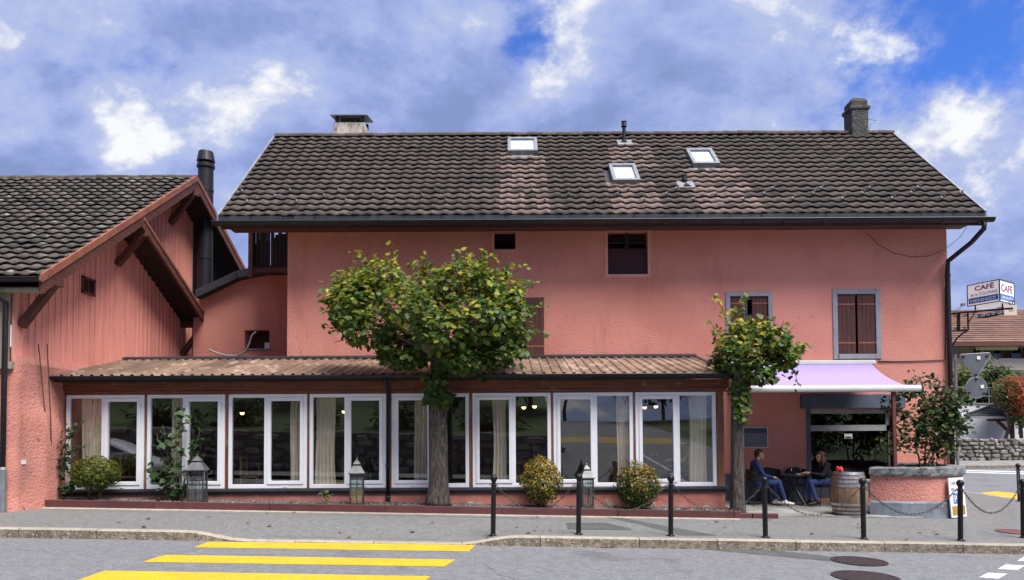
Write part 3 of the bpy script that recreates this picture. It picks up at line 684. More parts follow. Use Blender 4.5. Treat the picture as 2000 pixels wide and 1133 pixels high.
# ================================================================== boarded barn on the left
BX, BV = -9.75, -9.0                          # wall plane, verge plane (gable faces +X)
BE = (14.10, 4.72); BR = (20.97, 9.06)        # eave (y,z), ridge (y,z)
barn = root('barn', 'old barn with pink board gable and lichened tile roof', 'barn', (BX-2, 17, 0))
bs = (BR[1]-BE[1])/(BR[0]-BE[0]); bang = math.atan(bs)
def zf(y): return BE[1]+(y-BE[0])*bs if y <= BR[0] else BR[1]-(y-BR[0])*.46
XB0 = -20.0
mb = MB()
mb.prism([(XB0, BE[0], BE[1]-.02), (XB0, BR[0], BR[1]-.02), (XB0, 27.5, zf(27.5)-.02), (XB0, 27.5, zf(27.5)-.18), (XB0, BR[0], BR[1]-.2), (XB0, BE[0], BE[1]-.18)][::-1], (BV-XB0-.06, 0, 0))
broof = mb.build('roof', board_dark, barn)
ncb, nrb = 34, 24; bw = .31; bl = math.hypot(BR[0]-BE[0], BR[1]-BE[1]); bex = (bl-.02)/nrb
bx0 = BV-.02-ncb*bw
cand = []
for r in range(nrb):
    for c in range(ncb):
        x = bx0+(c+.5)*bw; y = BE[0]+(r+.3)*bex*math.cos(bang)
        px = 1000+x/y*FPX
        if px > -12: cand.append((y, r, c))
cand.sort(); chosen = {(r, c) for _, r, c in cand[:300]}
roof_tiles(broof, bx0, BE[0]-.05, BE[1]-.01, ncb, nrb, bw, bex, bang, [tile_barn], lambda r, c, q: 0, chosen)
for i in range(28):
    inst('ridge_tile', rm, broof, (BV-.45-i*.40, BR[0], BR[1]+.015+random.uniform(-.012, .012)))
# gable boards (each a plank) between the masonry and the roof
ZB0 = 3.14
mb = MB(); mb.box(XB0, BX-.06, 14.42, 27, -.6, ZB0+.3); mb.build('inner_core', board_dark, barn)
def gable_plank(y0, y1, m):
    a, b = zf(y0)-.2, zf(y1)-.2; d = random.uniform(0, .006); p_ = MB()
    p_.prism([(BX-.05, y0+.004, ZB0), (BX-.05, y1-.004, ZB0), (BX-.05, y1-.004, b), (BX-.05, y0+.004, a)], (.05+d, 0, 0)); p_.build('plank', m, barn)
y = 14.42; pw = .215
while y < 22.3:
    gable_plank(y, y+pw, board_pink)
    b = MB(); yb = y+pw; b.prism([(BX+.007, yb-.022, ZB0+.02), (BX+.007, yb+.022, ZB0+.02), (BX+.007, yb+.022, zf(yb)-.2), (BX+.007, yb-.022, zf(yb)-.2)], (.022, 0, 0)); b.build('batten', board_pink, barn)
    y += pw
while y < 27.3: gable_plank(y, y+.25, board_dark); y += .25  # rear planks near black: shade under the café roof put into their colour
mb = MB(); mb.box(BX, BX+.05, 14.40, 22.3, ZB0-.05, ZB0+.14); mb.build('base_board', board_pink, barn)
# small window in the gable
p0, p1 = atX(156, 538, BX), atX(181, 578, BX)
mb = MB()
for a, b, c, d in ((p0.y, p1.y, p0.z-.05, p0.z), (p0.y, p1.y, p1.z-.02, p1.z+.04), (p0.y, p0.y+.05, p1.z, p0.z), (p1.y-.05, p1.y, p1.z, p0.z)): mb.box(BX+.03, BX+.07, a, b, c, d)
w = mb.build('window', beam_brown, barn); mb = MB(); mb.box(BX+.02, BX+.035, p0.y+.04, p1.y-.04, p1.z, p0.z-.04); mb.build('pane', car_dark, w)
mb = MB(); mb.box(BX+.035, BX+.045, (p0.y+p1.y)/2-.015, (p0.y+p1.y)/2+.015, p1.z, p0.z); mb.build('glazing_bar', beam_brown, w)
# masonry base with a buttress
mb = MB(); ys = lin(14.36, 18.7, 22); zs = lin(-.6, ZB0, 16); n = len(zs)
def bx(y, z):
    q = BX+.10-.03*z/3
    if 14.82 < y < 15.75 and z < 2.25: q += .16*(1-max(0, z-2.0)/.3)
    if z < .35: q += .03
    return q+.015*math.sin(y*5+z*3)+.012*math.sin(z*7-y*3)
for yy in ys: mb.v += [(bx(yy, z), yy, z) for z in zs]
for i in range(len(ys)-1):
    for j in range(n-1): a = i*n+j; mb.f.append((a, a+n, a+n+1, a+1)); mb.m.append(0)
b0 = len(mb.v); mb.v += [(XB0, 14.36, z) for z in zs]
for j in range(n-1): mb.f.append((b0+j, j, j+1, b0+j+1)); mb.m.append(0)
mb.build('masonry_wall', stucco_rough, barn, smooth=True)
mb = MB(); p = at(30, 902, 14.9); mb.box(p.x-.01, BX+.125, 14.55, 14.67, p.z-.04, p.z+.04); mb.build('wall_plate', sign_white, barn)
# front wall of the barn (seen as a sliver)
for i in range(16):
    f1 = MB(); x = BX-.02-i*.26; f1.box(x-.25, x-.004, 14.31, 14.355, ZB0-.02, 4.62); f1.build('front_plank', board_beige, barn)
mb = MB(); mb.box(XB0, BX+.06, 14.28, 14.36, ZB0-.14, ZB0-.0); mb.build('front_rail', board_beige, barn)
for k, (z0, z1) in enumerate(((4.56, 4.64), (4.47, 4.55))):
    mb = MB(); mb.box(XB0, BV-.06, 14.10+.05*k, 14.30, z0, z1); mb.build('eave_board', board_beige, barn)
g = MB(); gutter(g, XB0, BV+.02, BE[0]-.10, BE[1]-.01, .075); g.build('gutter', dark_metal, barn)
mb = MB(); xq = at(9, 700, 14.24).x; mb.tube([(xq-.25, 14.05, 4.62), (xq-.22, 14.1, 4.45), (xq, 14.24, 4.28), (xq, 14.24, .3)], .05, 10); mb.build('downpipe', dark_metal, barn, smooth=True)
mb = MB(); mb.lathe([(.055, 0), (.075, .03), (.075, 1.0), (.055, 1.05)], (xq, 14.24, .05), 12); mb.build('pipe_shoe', galv, barn)
# rafters along the verge: bargeboards, rust trim
def rake(y0, y1, zfun, m, x0, x1, dz0, dz1, nm):
    mb = MB(); mb.prism([(x0, y0, zfun(y0)+dz0), (x0, y1, zfun(y1)+dz0), (x0, y1, zfun(y1)+dz1), (x0, y0, zfun(y0)+dz1)], (x1-x0, 0, 0)); return mb.build(nm, m, barn)
rake(BE[0]-.05, BR[0], zf, rust_trim, BV-.05, BV+.02, -.06, .10, 'verge_trim')
rake(BE[0]-.02, BR[0], zf, beam_brown, BV-.06, BV, -.30, -.06, 'bargeboard')
rake(BR[0], 27.5, zf, rust_trim, BV-.05, BV+.02, -.06, .08, 'verge_trim')
rake(BR[0], 27.5, zf, beam_brown, BV-.06, BV, -.30, -.06, 'bargeboard')
# lower rear slope that cuts across the gable, with deep boarded soffit
SR = (17.93, zf(17.93)-.12)
def zs2(y): return SR[1]-(y-SR[0])*.485
rake(SR[0], 21.9, zs2, board_dark, BX-.02, BV-.06, -.14, -.02, 'canopy_roof')
rake(SR[0]-.04, 21.9, zs2, beam_brown, BV-.06, BV+.01, -.26, -.05, 'bargeboard')
rake(SR[0], 21.9, zs2, rust_trim, BV-.04, BV+.03, -.05, .03, 'verge_trim')
# brackets
def bracket(y, z, dx0=BX, dx1=BV-.07, dzs=-.95):
    mb = MB(); mb.box(BX-.05, BV+.06, y-.08, y+.08, z-.16, z); mb.bar((BX+.02, y, z+dzs), (BV-.10, y, z-.12), .13, .17, up=(0, 1, 0)); mb.build('bracket', beam_brown, barn)
bracket(14.6, zf(14.6)-.22); bracket(18.1, zf(17.9)-.36, dzs=-.85); bracket(20.9, zf(20.9)-.32, dzs=-.95); bracket(21.75, zs2(21.75)-.12, dzs=-.95)
# ------------------------------------------------------------------ flue
fl = root('flue_pipe', 'tall dark brown metal flue pipe beside the barn gable', 'flue', (-9.35, 22.4, 3.16))
mb = MB(); mb.lathe([(.225, 0), (.225, 6.72)], (0, 0, 0), 20); fp = mb.build('pipe', dark_metal, fl, smooth=True, local=True)
mb = MB(); mb.lathe([(.225, 6.70), (.265, 6.74), (.265, 6.83), (.225, 6.86), (.20, 6.9), (.27, 6.93), (.215, 7.22), (.205, 7.24), (.15, 7.24), (.15, 7.0)], (0, 0, 0), 20); mb.build('cowl', dark_metal, fl, local=True)
for z in (.45, 1.6, 2.8, 3.9, 5.1, 6.0):
    mb = MB(); mb.lathe([(.226, z), (.238, z), (.238, z+.05), (.226, z+.05)], (0, 0, 0), 20); mb.build('pipe_clamp', dark_metal, fl, local=True)
# ------------------------------------------------------------------ link wing between barn and café
link = root('link_wing', 'recessed pink link wing between barn and café house', 'outbuilding', (-7.4, 21.5, 3.3))
YL = 21.5; q = [at(405, 579, YL), at(470, 548, YL), at(520, 538, YL)]
p0, p1 = at(478, 645, YL), at(526, 681, YL)
mb = MB(); holed_wall(mb, -9.3, -5.0, -.4, 5.75, YL, [(p0.x, p1.x, p1.z, p0.z)], .25)
mb.add([(-9.3, YL, 5.75), (-5.0, YL, 5.75), (-5.0, YL, q[2].z), (q[2].x, YL, q[2].z), (q[1].x, YL, q[1].z), (q[0].x, YL, q[0].z), (-9.3, YL, 5.75)][:6], [(0, 1, 2, 3, 4, 5)])
mb.build('wall', stucco, link)
mb = MB(); mb.box(p0.x-.1, p1.x+.1, YL+.6, YL+.65, p1.z-.1, p0.z+.1); w = mb.build('window_opening', inner_wood, link)
mb = MB(); mb.box(p0.x-.03, p1.x+.03, YL-.03, YL+.02, p1.z-.04, p1.z); mb.build('sill', stone_grey, w)
mb = MB(); mb.box(p1.x-.17, p1.x-.02, YL+.1, YL+.2, p1.z, p1.z+.19); mb.build('white_box', plaster_white, w)
mb = MB()
for a, b in ((q[0]+Vector((-.2, 0, -.1)), q[1]), (q[1], q[2]), (q[2], Vector((-5.0, YL, q[2].z)))):
    mb.prism([(a.x, YL-.35, a.z), (b.x+.02, YL-.35, b.z), (b.x+.02, YL-.35, b.z+.22), (a.x, YL-.35, a.z+.22)], (0, 2.5, 0))
mb.build('roof', slate, link)
mb = MB(); mb.box(-9.0, -5.7, YL-.3, YL-.02, 3.45, 3.68); mb.build('flashing', dark_metal, link)
for i in range(11):                            # weathered slats under the roof overhang
    x = at(486+i*7.2, 480, 20.6).x; t = MB(); zt = 6.62-(0 if i < 7 else random.uniform(.0, .25)); t.box(x, x+.085+random.uniform(-.01, .012), 20.58, 20.62, 6.38+random.uniform(0, .03), zt+.85); t.build('slat', board_dark, link)
for i in range(9):
    x = at(490+i*8, 480, 20.75).x; t = MB(); t.box(x, x+.09, 20.72, 20.75, 6.3, 7.1+random.uniform(-.25, .3)); t.build('slat', board_dark, link)
mb = MB(); mb.box(at(484, 480, 20.5).x, -5.6, 20.5, 20.62, 6.24, 6.38); mb.build('rail', beam_brown, link)
mb = MB(); xx = at(486, 480, 20.45).x; mb.box(xx, xx+.12, 20.4, 20.52, 6.1, 7.5); mb.build('post', beam_brown, link)
cable('white hose drooping from window opening to the flue', [at(x, yy, 20.9) for x, yy in ((408, 683), (425, 690), (445, 695), (465, 695), (480, 686), (487, 672), (492, 655), (500, 648))], .03, cable_w, 'hose')

# ================================================================== glazed veranda
YC = 16.0; VX0, VX1 = -9.70, 4.58
ver = root('glazed_veranda', 'long glazed veranda with white windows and corrugated roof', 'veranda', (-2.5, 16.2, 0))
ZW0, ZW1 = .54, 2.575
wins = [(-9.635, -7.95), (-7.885, -6.205), (-6.125, -4.43), (-4.375, -2.716), (-2.605, -.933), (-.855, .838), (.893, 2.61), (2.665, 4.403)]
mb = MB(); m2 = MB()
for i in range(30):
    a = VX0+i*(VX1-VX0)/30; b = a+(VX1-VX0)/30; mb.add([(a, YC-.03, G(a, 15)-.3), (b, YC-.03, G(b, 15)-.3), (b, YC-.03, .42), (a, YC-.03, .42)], [(0, 1, 2, 3)])
mb.add([(VX1, YC-.03, -.5), (VX1, YM, -.5), (VX1, YM, .42), (VX1, YC-.03, .42)], [(0, 1, 2, 3)]); mb.build('plinth', stucco_plinth, ver)
mb = MB(); mb.box(VX0-.02, VX1+.05, YC-.11, YC+.1, .475, .535).box(VX0-.02, VX1+.04, YC-.07, YC+.1, .415, .472); mb.build('sill', dark_sill, ver, bevel=.006)
def timber(a, b, c, d, e, f, nm, m): t = MB(); t.box(a, b, c, d, e, f); return t.build(nm, m, ver, bevel=.005)
edges = [VX0]+[w[1] for w in wins[:-1]]; 
timber(VX0, wins[0][0]-.004, YC-.02, YC+.10, .535, 2.60, 'post', timber_post)
for a, b in zip(wins[:-1], wins[1:]): timber(a[1]+.004, b[0]-.004, YC-.012, YC+.09, .535, 2.60, 'post', timber_post)
timber(wins[-1][1]+.004, VX1, YC-.03, YC+.11, .535, 2.60, 'post', timber_post)
timber(VX0-.05, VX1+.06, YC-.05, YC+.10, 2.583, 2.66, 'top_rail', timber_red)
timber(VX0-.05, VX1+.10, YC-.09, YC+.05, 2.665, 2.85, 'beam', timber_red)
# side wall of the veranda (right end)
timber(VX1-.10, VX1, YC+.12, YM, 2.3, 2.85, 'side_beam', timber_red); timber(VX1-.10, VX1-.02, YM-.12, YM-.01, .5, 2.3, 'side_post', timber_post)
mb = MB(); mb.box(VX1-.08, VX1-.03, YC+.12, YM-.12, .42, 2.3); mb.build('side_panel', timber_red, ver)
for i, (a, b) in enumerate(wins):
    W_ = b-a; left_fixed = i < 4; fr = .075; mul = .07
    mb = MB(); y0, y1 = YC-.035, YC+.045
    xm = a+W_*.475 if left_fixed else a+W_*.53         # mullion centre
    mb.box(a, a+fr, y0, y1, ZW0, ZW1).box(b-fr, b, y0, y1, ZW0, ZW1).box(a+fr, b-fr, y0+.001, y1, ZW1-fr, ZW1).box(a+fr, b-fr, y0+.001, y1, ZW0, ZW0+fr*1.15).box(xm-mul/2, xm+mul/2, y0+.002, y1, ZW0+fr*1.15, ZW1-fr)
    w = mb.build('window', upvc, ver, bevel=.006)
    sa_, sb_ = (xm+mul/2, b-fr) if left_fixed else (a+fr, xm-mul/2)
    fa_, fb_ = (a+fr, xm-mul/2) if left_fixed else (xm+mul/2, b-fr)
    s = MB(); z0, z1 = ZW0+fr*1.15, ZW1-fr; f2 = .075; y2 = y0-.018
    s.box(sa_, sa_+f2, y2, y1-.01, z0, z1).box(sb_-f2, sb_, y2, y1-.01, z0, z1).box(sa_+f2, sb_-f2, y2+.001, y1-.01, z1-f2, z1).box(sa_+f2, sb_-f2, y2+.001, y1-.01, z0, z0+f2)
    s.build('sash', upvc, w, bevel=.006)
    g_ = MB(); g_.box(sa_+f2-.01, sb_-f2+.01, YC, YC+.012, z0+f2-.01, z1-f2+.01); g_.build('pane', pane, w)
    g_ = MB(); g_.box(fa_-.01, fb_+.01, YC+.004, YC+.016, z0-.01, z1+.01); g_.build('pane', pane, w)
    k = MB()
    xk = (sa_+sb_)/2; k.box(xk-.03, xk+.03, y0-.012, y0, ZW0+.03, ZW0+.05); k.build('drain_cap', upvc, w)
# roof: corrugated sheets, each a piece
ZV0, ZV1, YV0, YV1 = 2.955, 3.60, 15.56, YM-.02
va = math.atan2(ZV1-ZV0, YV1-YV0)
nsheet = 17; RX0, RX1 = VX0-.12, VX1+.02; sw_ = (RX1-RX0)/nsheet
def corr(w, n):
    vs, fs = [], []; pr = []
    for k in range(n):
        x = w*k/n; p = w/n; pr += [(x, 0), (x+p*.30, 0), (x+p*.42, .032), (x+p*.62, .032), (x+p*.74, 0)]
    pr.append((w+.02, 0)); L_ = math.hypot(YV1-YV0, ZV1-ZV0); m = len(pr)
    for yy in (0, L_):
        vs += [(x, yy, z) for x, z in pr]
    vs += [(x, 0, z-.006) for x, z in pr]
    for i in range(m-1): fs += [(i, i+1, m+i+1, m+i), (2*m+i, 2*m+i+1, i+1, i)]
    t = MB(); t.add(vs, fs); return t.mesh('roof_sheet', corrug)
cm = corr(sw_, 4); vr = MB()
vr.prism([(RX0, YV0+.12, ZV0-.06), (RX0, YM, ZV1-.05), (RX0, YM, ZV1-.09), (RX0, YV0+.12, ZV0-.10)][::-1], (RX1-RX0, 0, 0)); vroof = vr.build('roof', board_dark, ver)
for i in range(nsheet): inst('roof_sheet', cm, vroof, (RX0+i*sw_, YV0, ZV0+random.uniform(-.002, .004)), (va, 0, 0))
mb = MB(); mb.prism([(RX0, YM-.16, ZV1-.0), (RX0, YM-.004, ZV1+.04), (RX0, YM-.004, ZV1+.09), (RX0, YM-.16, ZV1+.05)][::-1], (RX1-RX0+.02, 0, 0)); mb.build('flashing', dark_sill, vroof)
mb = MB(); mb.prism([(RX1-.03, YV0, ZV0+.045), (RX1-.03, YV1, ZV1+.045), (RX1-.03, YV1, ZV1-.12), (RX1-.03, YV0, ZV0-.10)], (.09, 0, 0)); mb.prism([(RX0-.06, YV0, ZV0+.06), (RX0-.06, YV1, ZV1+.06), (RX0-.06, YV1, ZV1-.12), (RX0-.06, YV0, ZV0-.10)], (.12, 0, 0)); mb.build('verge_flashing', dark_sill, vroof)
g = MB(); gutter(g, RX0-.05, RX1+.14, YV0-.035, ZV0-.02, .07); g.build('gutter', dark_metal, ver)
mb = MB(); mb.box(RX0, RX1+.1, YV0+.04, YV0+.10, ZV0-.12, ZV0+.0); mb.build('fascia', dark_metal, ver)
p = at(758, 850, YC-.09); mb = MB(); mb.tube([(p.x, YV0-.03, ZV0-.08), (p.x, YV0, ZV0-.16), (p.x, YC-.10, ZV0-.30), (p.x, YC-.10, .1)], .04, 10); d = mb.build('downpipe', dark_metal, ver, smooth=True)
mb = MB(); mb.lathe([(.042, 0), (.055, .01), (.055, .06), (.042, .07)], (p.x, YC-.10, 1.0), 12); mb.lathe([(.055, 0), (.055, .25), (.042, .28)], (p.x, YC-.10, .1), 12); mb.build('pipe_collar', dark_metal, d)
# interior
mb = MB(); mb.box(VX0, VX1-.1, YC+.05, YM-.01, .25, .30); mb.build('inner_floor', floor_tile, ver)
mb = MB(); mb.box(VX0, VX1-.1, YM-.06, YM-.02, .30, 3.45); mb.build('back_shade_sheet', inner_wall_shade, ver)  # dark sheet before the pink wall: interior shade put into its colour
def curtain(px0, px1, k):
    a, b = at(px0, 860, YC+.17).x, at(px1, 860, YC+.17).x; mb = MB(); n = 26; zz = lin(.62, 2.52, 9)
    rr = random.Random(k); ph = rr.uniform(0, 6); nf = max(2.5, (b-a)/.085)
    for s in (0, 1):
        for z in zz:
            pin = 1-.10*math.sin(math.pi*(z-.62)/1.9)*(1 if k % 2 else .4)
            for i in range(n+1):
                t = i/n; x = a+(b-a)*(.5+(t-.5)*pin)+.01*math.sin(z*3+ph)
                mb.v.append((x, YC+.19+.035*math.sin(t*nf*2*math.pi+ph+.25*math.sin(z*2))+.012*math.sin(t*nf*4.7*math.pi+z)+s*.006, z))
    m = n+1; o = len(zz)*m
    for s in (0, 1):
        for j in range(len(zz)-1):
            for i in range(n):
                q_ = s*o+j*m+i; f = (q_, q_+1, q_+m+1, q_+m); mb.f.append(f if s == 0 else f[::-1]); mb.m.append(0)
    return mb.build('curtain', curtain_m, smooth=True)
cl = ['beside the barn wall', 'behind the leafy window shrub', 'in third window from the barn', 'in window with the lantern before its sash', 'partly behind the big tree trunk', 'in window behind the end bollard of the chain', 'in window between the two yellow bushes', 'in end window next to the wooden corner post']
for k, ((a, b), t) in enumerate(zip(((160, 203), (332, 359), (567, 585), (613, 656), (808, 834), (962, 990), (1205, 1227), (1346, 1381)), cl)):
    tag(curtain(a, b, k), 'beige pleated curtain '+t, 'curtain', 'veranda curtains')
for x, yy, lb in ((473, 806, 'window with the narrow curtain'), (672, 803, 'window with the lantern before its sash'), (1023, 795, 'window behind the end bollard'), (1044, 793, 'window behind the end bollard'), (1259, 795, 'window beside the wooden corner post'), (1281, 793, 'window beside the wooden corner post')):
    p = at(x, yy, 17.6); o = root('pendant_lamp', 'small lit pendant lamp seen through '+lb, 'lamp', p, 'veranda pendant lamps')
    mb = MB(); mb.lathe([(0, -.055), (.035, -.045), (.052, -.01), (.048, .02), (.02, .045)], (0, 0, 0), 14); mb.build('bulb', bulb, o, smooth=True, local=True)
    mb = MB(); mb.lathe([(.10, -.0), (.07, .06), (.02, .10), (.0, .10)], (0, 0, 0), 16); mb.build('lamp_shade', dark_metal, o, local=True)
    mb = MB(); mb.tube([(0, 0, .09), (0, 0, 3.25-p.z)], .005, 5); mb.build('cord', dark_metal, o, local=True)

# ------------------------------------------------------------------ awning
aw = root('awning', 'lavender folding-arm awning with white front bar over terrace', 'awning', (7.3, 18.5, 3.4))
AX0, AX1, AZ0, AZ1, AY1 = 5.60, 9.02, 3.40, 2.66, 16.5
mb = MB(); mb.box(AX0-.35, AX1+.10, YM-.16, YM-.01, AZ0-.02, AZ0+.09); mb.build('cassette', awn_white, aw, bevel=.02)
mb = MB(); nx, ny = 24, 12; th = .004
for s in (0, 1):
    for j in range(ny+1):
        t = j/ny; sag = .09*math.sin(math.pi*t)
        xa = AX0-.15+(.08)*t+.10*math.sin(math.pi*t); xb = AX1-.06*t-.10*math.sin(math.pi*t)*(1-.3*t)
        for i in range(nx+1):
            mb.v.append((xa+(xb-xa)*i/nx, YM-.12+(AY1-YM+.12)*t, AZ0+(AZ1-AZ0)*t-sag*.5-s*th))
m = nx+1; o_ = m*(ny+1)
for s in (0, 1):
    for j in range(ny):
        for i in range(nx): q_ = s*o_+j*m+i; f = (q_, q_+m, q_+m+1, q_+1); mb.f.append(f if s == 0 else f[::-1]); mb.m.append(0)
mb.build('fabric', awn_fab, aw, smooth=True)
mb = MB(); pr = [(math.cos(t)*.05, math.sin(t)*.075) for t in lin(0, 2*math.pi, 15)[:-1]]
mb.prism([(5.32, AY1-.02+a, AZ1+b) for a, b in pr][::-1], (3.80, 0, 0)); mb.build('front_bar', awn_white, aw, smooth=False)
for x, e in ((6.2, .5), (8.6, -.5)):
    mb = MB(); mb.tube([(x, YM-.1, AZ0-.08), (x+e, 17.45, 2.72), (x+.1*e, AY1+.04, AZ1-.02)], .028, 8); mb.build('arm', awn_white, aw)
# menu board
p0, p1 = at(1453, 836, YM-.06), at(1499, 873, YM-.06)
mn = root('menu_board', 'framed grey menu panel on the dark red wall', 'menu board', (p0.x, YM, p1.z))
mb = MB(); mb.box(p0.x, p1.x, YM-.05, YM-.005, p1.z, p0.z); mb.build('panel', mat('menu_print', (.16, .17, .19), (.10, .105, .125), 9, .4, stretch=(1, 1, 4)), mn)
mb = MB()
for a, b, c, d in ((p0.x-.02, p1.x+.02, p0.z, p0.z+.02), (p0.x-.02, p1.x+.02, p1.z-.02, p1.z), (p0.x-.02, p0.x, p1.z, p0.z), (p1.x, p1.x+.02, p1.z, p0.z)): mb.box(a, b, YM-.06, YM-.004, c, d)
mb.build('frame', awn_white, mn); mb = MB(); mb.box(p0.x, p1.x, YM-.054, YM-.051, p0.z-.13, p0.z); mb.build('header', mat('menu_blue', (.03, .045, .09), None, rough=.4), mn)

# ================================================================== bed in front of the veranda
be = root('bed_edging', 'maroon board edging of the gravel bed before the veranda', 'edging', (-2.6, 15.05, .2))
x = -9.62; YB0 = 15.02
while x < 4.5:
    L_ = min(2.35, 4.62-x); mb = MB(); a, b = x+.004, x+L_-.004
    mb.prism([(a, YB0, G(a, YB0)-.1), (b, YB0, G(b, YB0)-.1), (b, YB0, G(b, YB0)+.165), (a, YB0, G(a, YB0)+.165)], (0, .06, 0)); mb.build('edging_board', maroon, be, bevel=.006); x += L_
mb = MB(); mb.prism([(4.56, YB0+.06, -.2), (4.56, YC-.03, -.2), (4.56, YC-.03, .06), (4.56, YB0+.06, .06)], (.06, 0, 0)); mb.build('edging_board', maroon, be)
sheet('bed_soil', lin(-9.68, 4.57, 30), lambda x: lin(YB0+.05, YC-.02, 4), lambda x, y: G(x, y)+.115, soil)
gv = MB(); rr = random.Random(2)
ico_v = [(0, 0, 1), (.9, 0, .2), (.28, .85, .25), (-.75, .5, .2), (-.7, -.55, .25), (.3, -.85, .2), (0, 0, -.8)]
ico_f = [(0, 1, 2), (0, 2, 3), (0, 3, 4), (0, 4, 5), (0, 5, 1), (6, 2, 1), (6, 3, 2), (6, 4, 3), (6, 5, 4), (6, 1, 5)]
for i in range(5200):
    x = rr.uniform(-9.6, 4.5); y = rr.uniform(YB0+.08, YC-.05); s = rr.uniform(.014, .045)*(1.0 if rr.random() < .93 else 1.8); a = rr.uniform(0, 6.3); c_, s_ = math.cos(a), math.sin(a)
    gv.add([(x+(u*c_-v*s_)*s*1.3, y+(u*s_+v*c_)*s, G(x, y)+.125+w*s*.5*rr.uniform(.7, 1.2)) for u, v, w in ico_v], ico_f)
tag(gv.build('gravel', gravel_m), 'grey and brown stones covering the bed along the veranda', 'gravel', kind='stuff')
for x in (2.95, 3.25, 3.95, 4.15, -.9, 3.6):
    t = MB(); s = rr.uniform(.09, .16); t.add([(x+u*s, YC-.10+v*s*.5, G(x, 15.8)+.13+w*s*(.5+.35*abs(u*v))) for u, v, w in ico_v], ico_f); tag(t.build('field_stone', cap_stone if s < .1 else concrete, bevel=.01), 'pale rough field stone leaning on the pink plinth', 'stone', 'loose stones along the plinth')
# pale edge of broken mortar between edging and pavement
mb = MB(); n = 220
for i in range(n+1):
    x = -9.6+14.2*i/n; w_ = .03+.045*abs(math.sin(i*.37)*math.sin(i*.11+1)); mb.v += [(x, YB0-.001, G(x, YB0)+.02), (x, YB0-w_, G(x, YB0)+.012), (x, YB0-w_-.02, G(x, YB0)-.004)]
for i in range(n): mb.f += [(i*3, i*3+3, i*3+4, i*3+1), (i*3+1, i*3+4, i*3+5, i*3+2)]; mb.m += [0, 0]
tag(mb.build('mortar_strip', kerb_top), kind='structure')
# terrace slabs
ter = tag(bpy.data.objects.new('terrace_paving', None), kind='structure'); COL.objects.link(ter)
for i in range(7):
    for j in range(6):
        x, y = 4.95+i*.62, 15.62+j*.5
        if x > 8.2 and y < 16.2: continue
        t = MB(); z = G(x+.3, y+.25)+.028+rr.uniform(-.003, .003); t.box(x+.005, x+.615, y+.005, y+.495, z-.08, z); t.build('paving_slab', concrete, ter, bevel=.005)
for i in range(3):
    t = MB(); x = 4.66+i*.27; t.box(x, x+.25, 15.22, 15.34, G(x, 15)-.05, G(x, 15)+.10); tag(t.build('edging_brick', maroon, bevel=.008), 'red brick edging the foot of the smaller tree', 'brick', 'bricks round the smaller tree')
# ================================================================== plants
LEAF_V = np.array([(0, 0, 0), (-.42, .22, .05), (-.46, .52, .04), (-.20, .84, -.02), (0, 1.06, -.10), (.20, .84, -.02), (.46, .52, .04), (.42, .22, .05), (0, .48, -.045)])
LEAF_F = [(0, 8, 1), (1, 8, 2), (2, 8, 3), (3, 8, 4), (4, 8, 5), (5, 8, 6), (6, 8, 7), (7, 8, 0)]
SLIM_V = np.array([(0, 0, 0), (-.22, .45, .04), (0, 1, -.06), (.22, .45, .04)]); SLIM_F = [(0, 3, 2), (0, 2, 1)]
def leaf_frames(P, Nn, rng, droop):
    """per-leaf rotation: blade normal near Nn, tip pointing outward and down"""
    n = len(P); Z = Nn+rng.normal(0, .38, (n, 3)); Z /= np.linalg.norm(Z, axis=1)[:, None]
    tip = rng.normal(0, .75, (n, 3)); tip[:, 2] -= droop; tip += Nn*.55
    Y = tip-Z*(tip*Z).sum(1)[:, None]; Y /= np.maximum(np.linalg.norm(Y, axis=1), 1e-6)[:, None]
    return np.cross(Y, Z), Y, Z
def leaf_mesh(name, P, X, Y, Z, S, C, base, faces, off):
    n, k = len(P), len(base)
    V = P[:, None, :]+S[:, None, None]*(base[None, :, 0:1]*X[:, None, :]+base[None, :, 1:2]*Y[:, None, :]+base[None, :, 2:3]*Z[:, None, :])-np.array(off)
    F = (np.arange(n)[:, None, None]*k+np.array(faces)[None]).reshape(-1, 3)
    me = bpy.data.meshes.new(name); me.from_pydata(V.reshape(-1, 3).tolist(), [], F.tolist())
    ca_ = me.color_attributes.new('Col', 'FLOAT_COLOR', 'POINT')
    cc = np.ones((n*k, 4), np.float32); cc[:, :3] = np.repeat(C, k, axis=0); ca_.data.foreach_set('color', cc.ravel())
    me.materials.append(leaf_m); me.polygons.foreach_set('use_smooth', [True]*len(me.polygons)); me.update(); return me
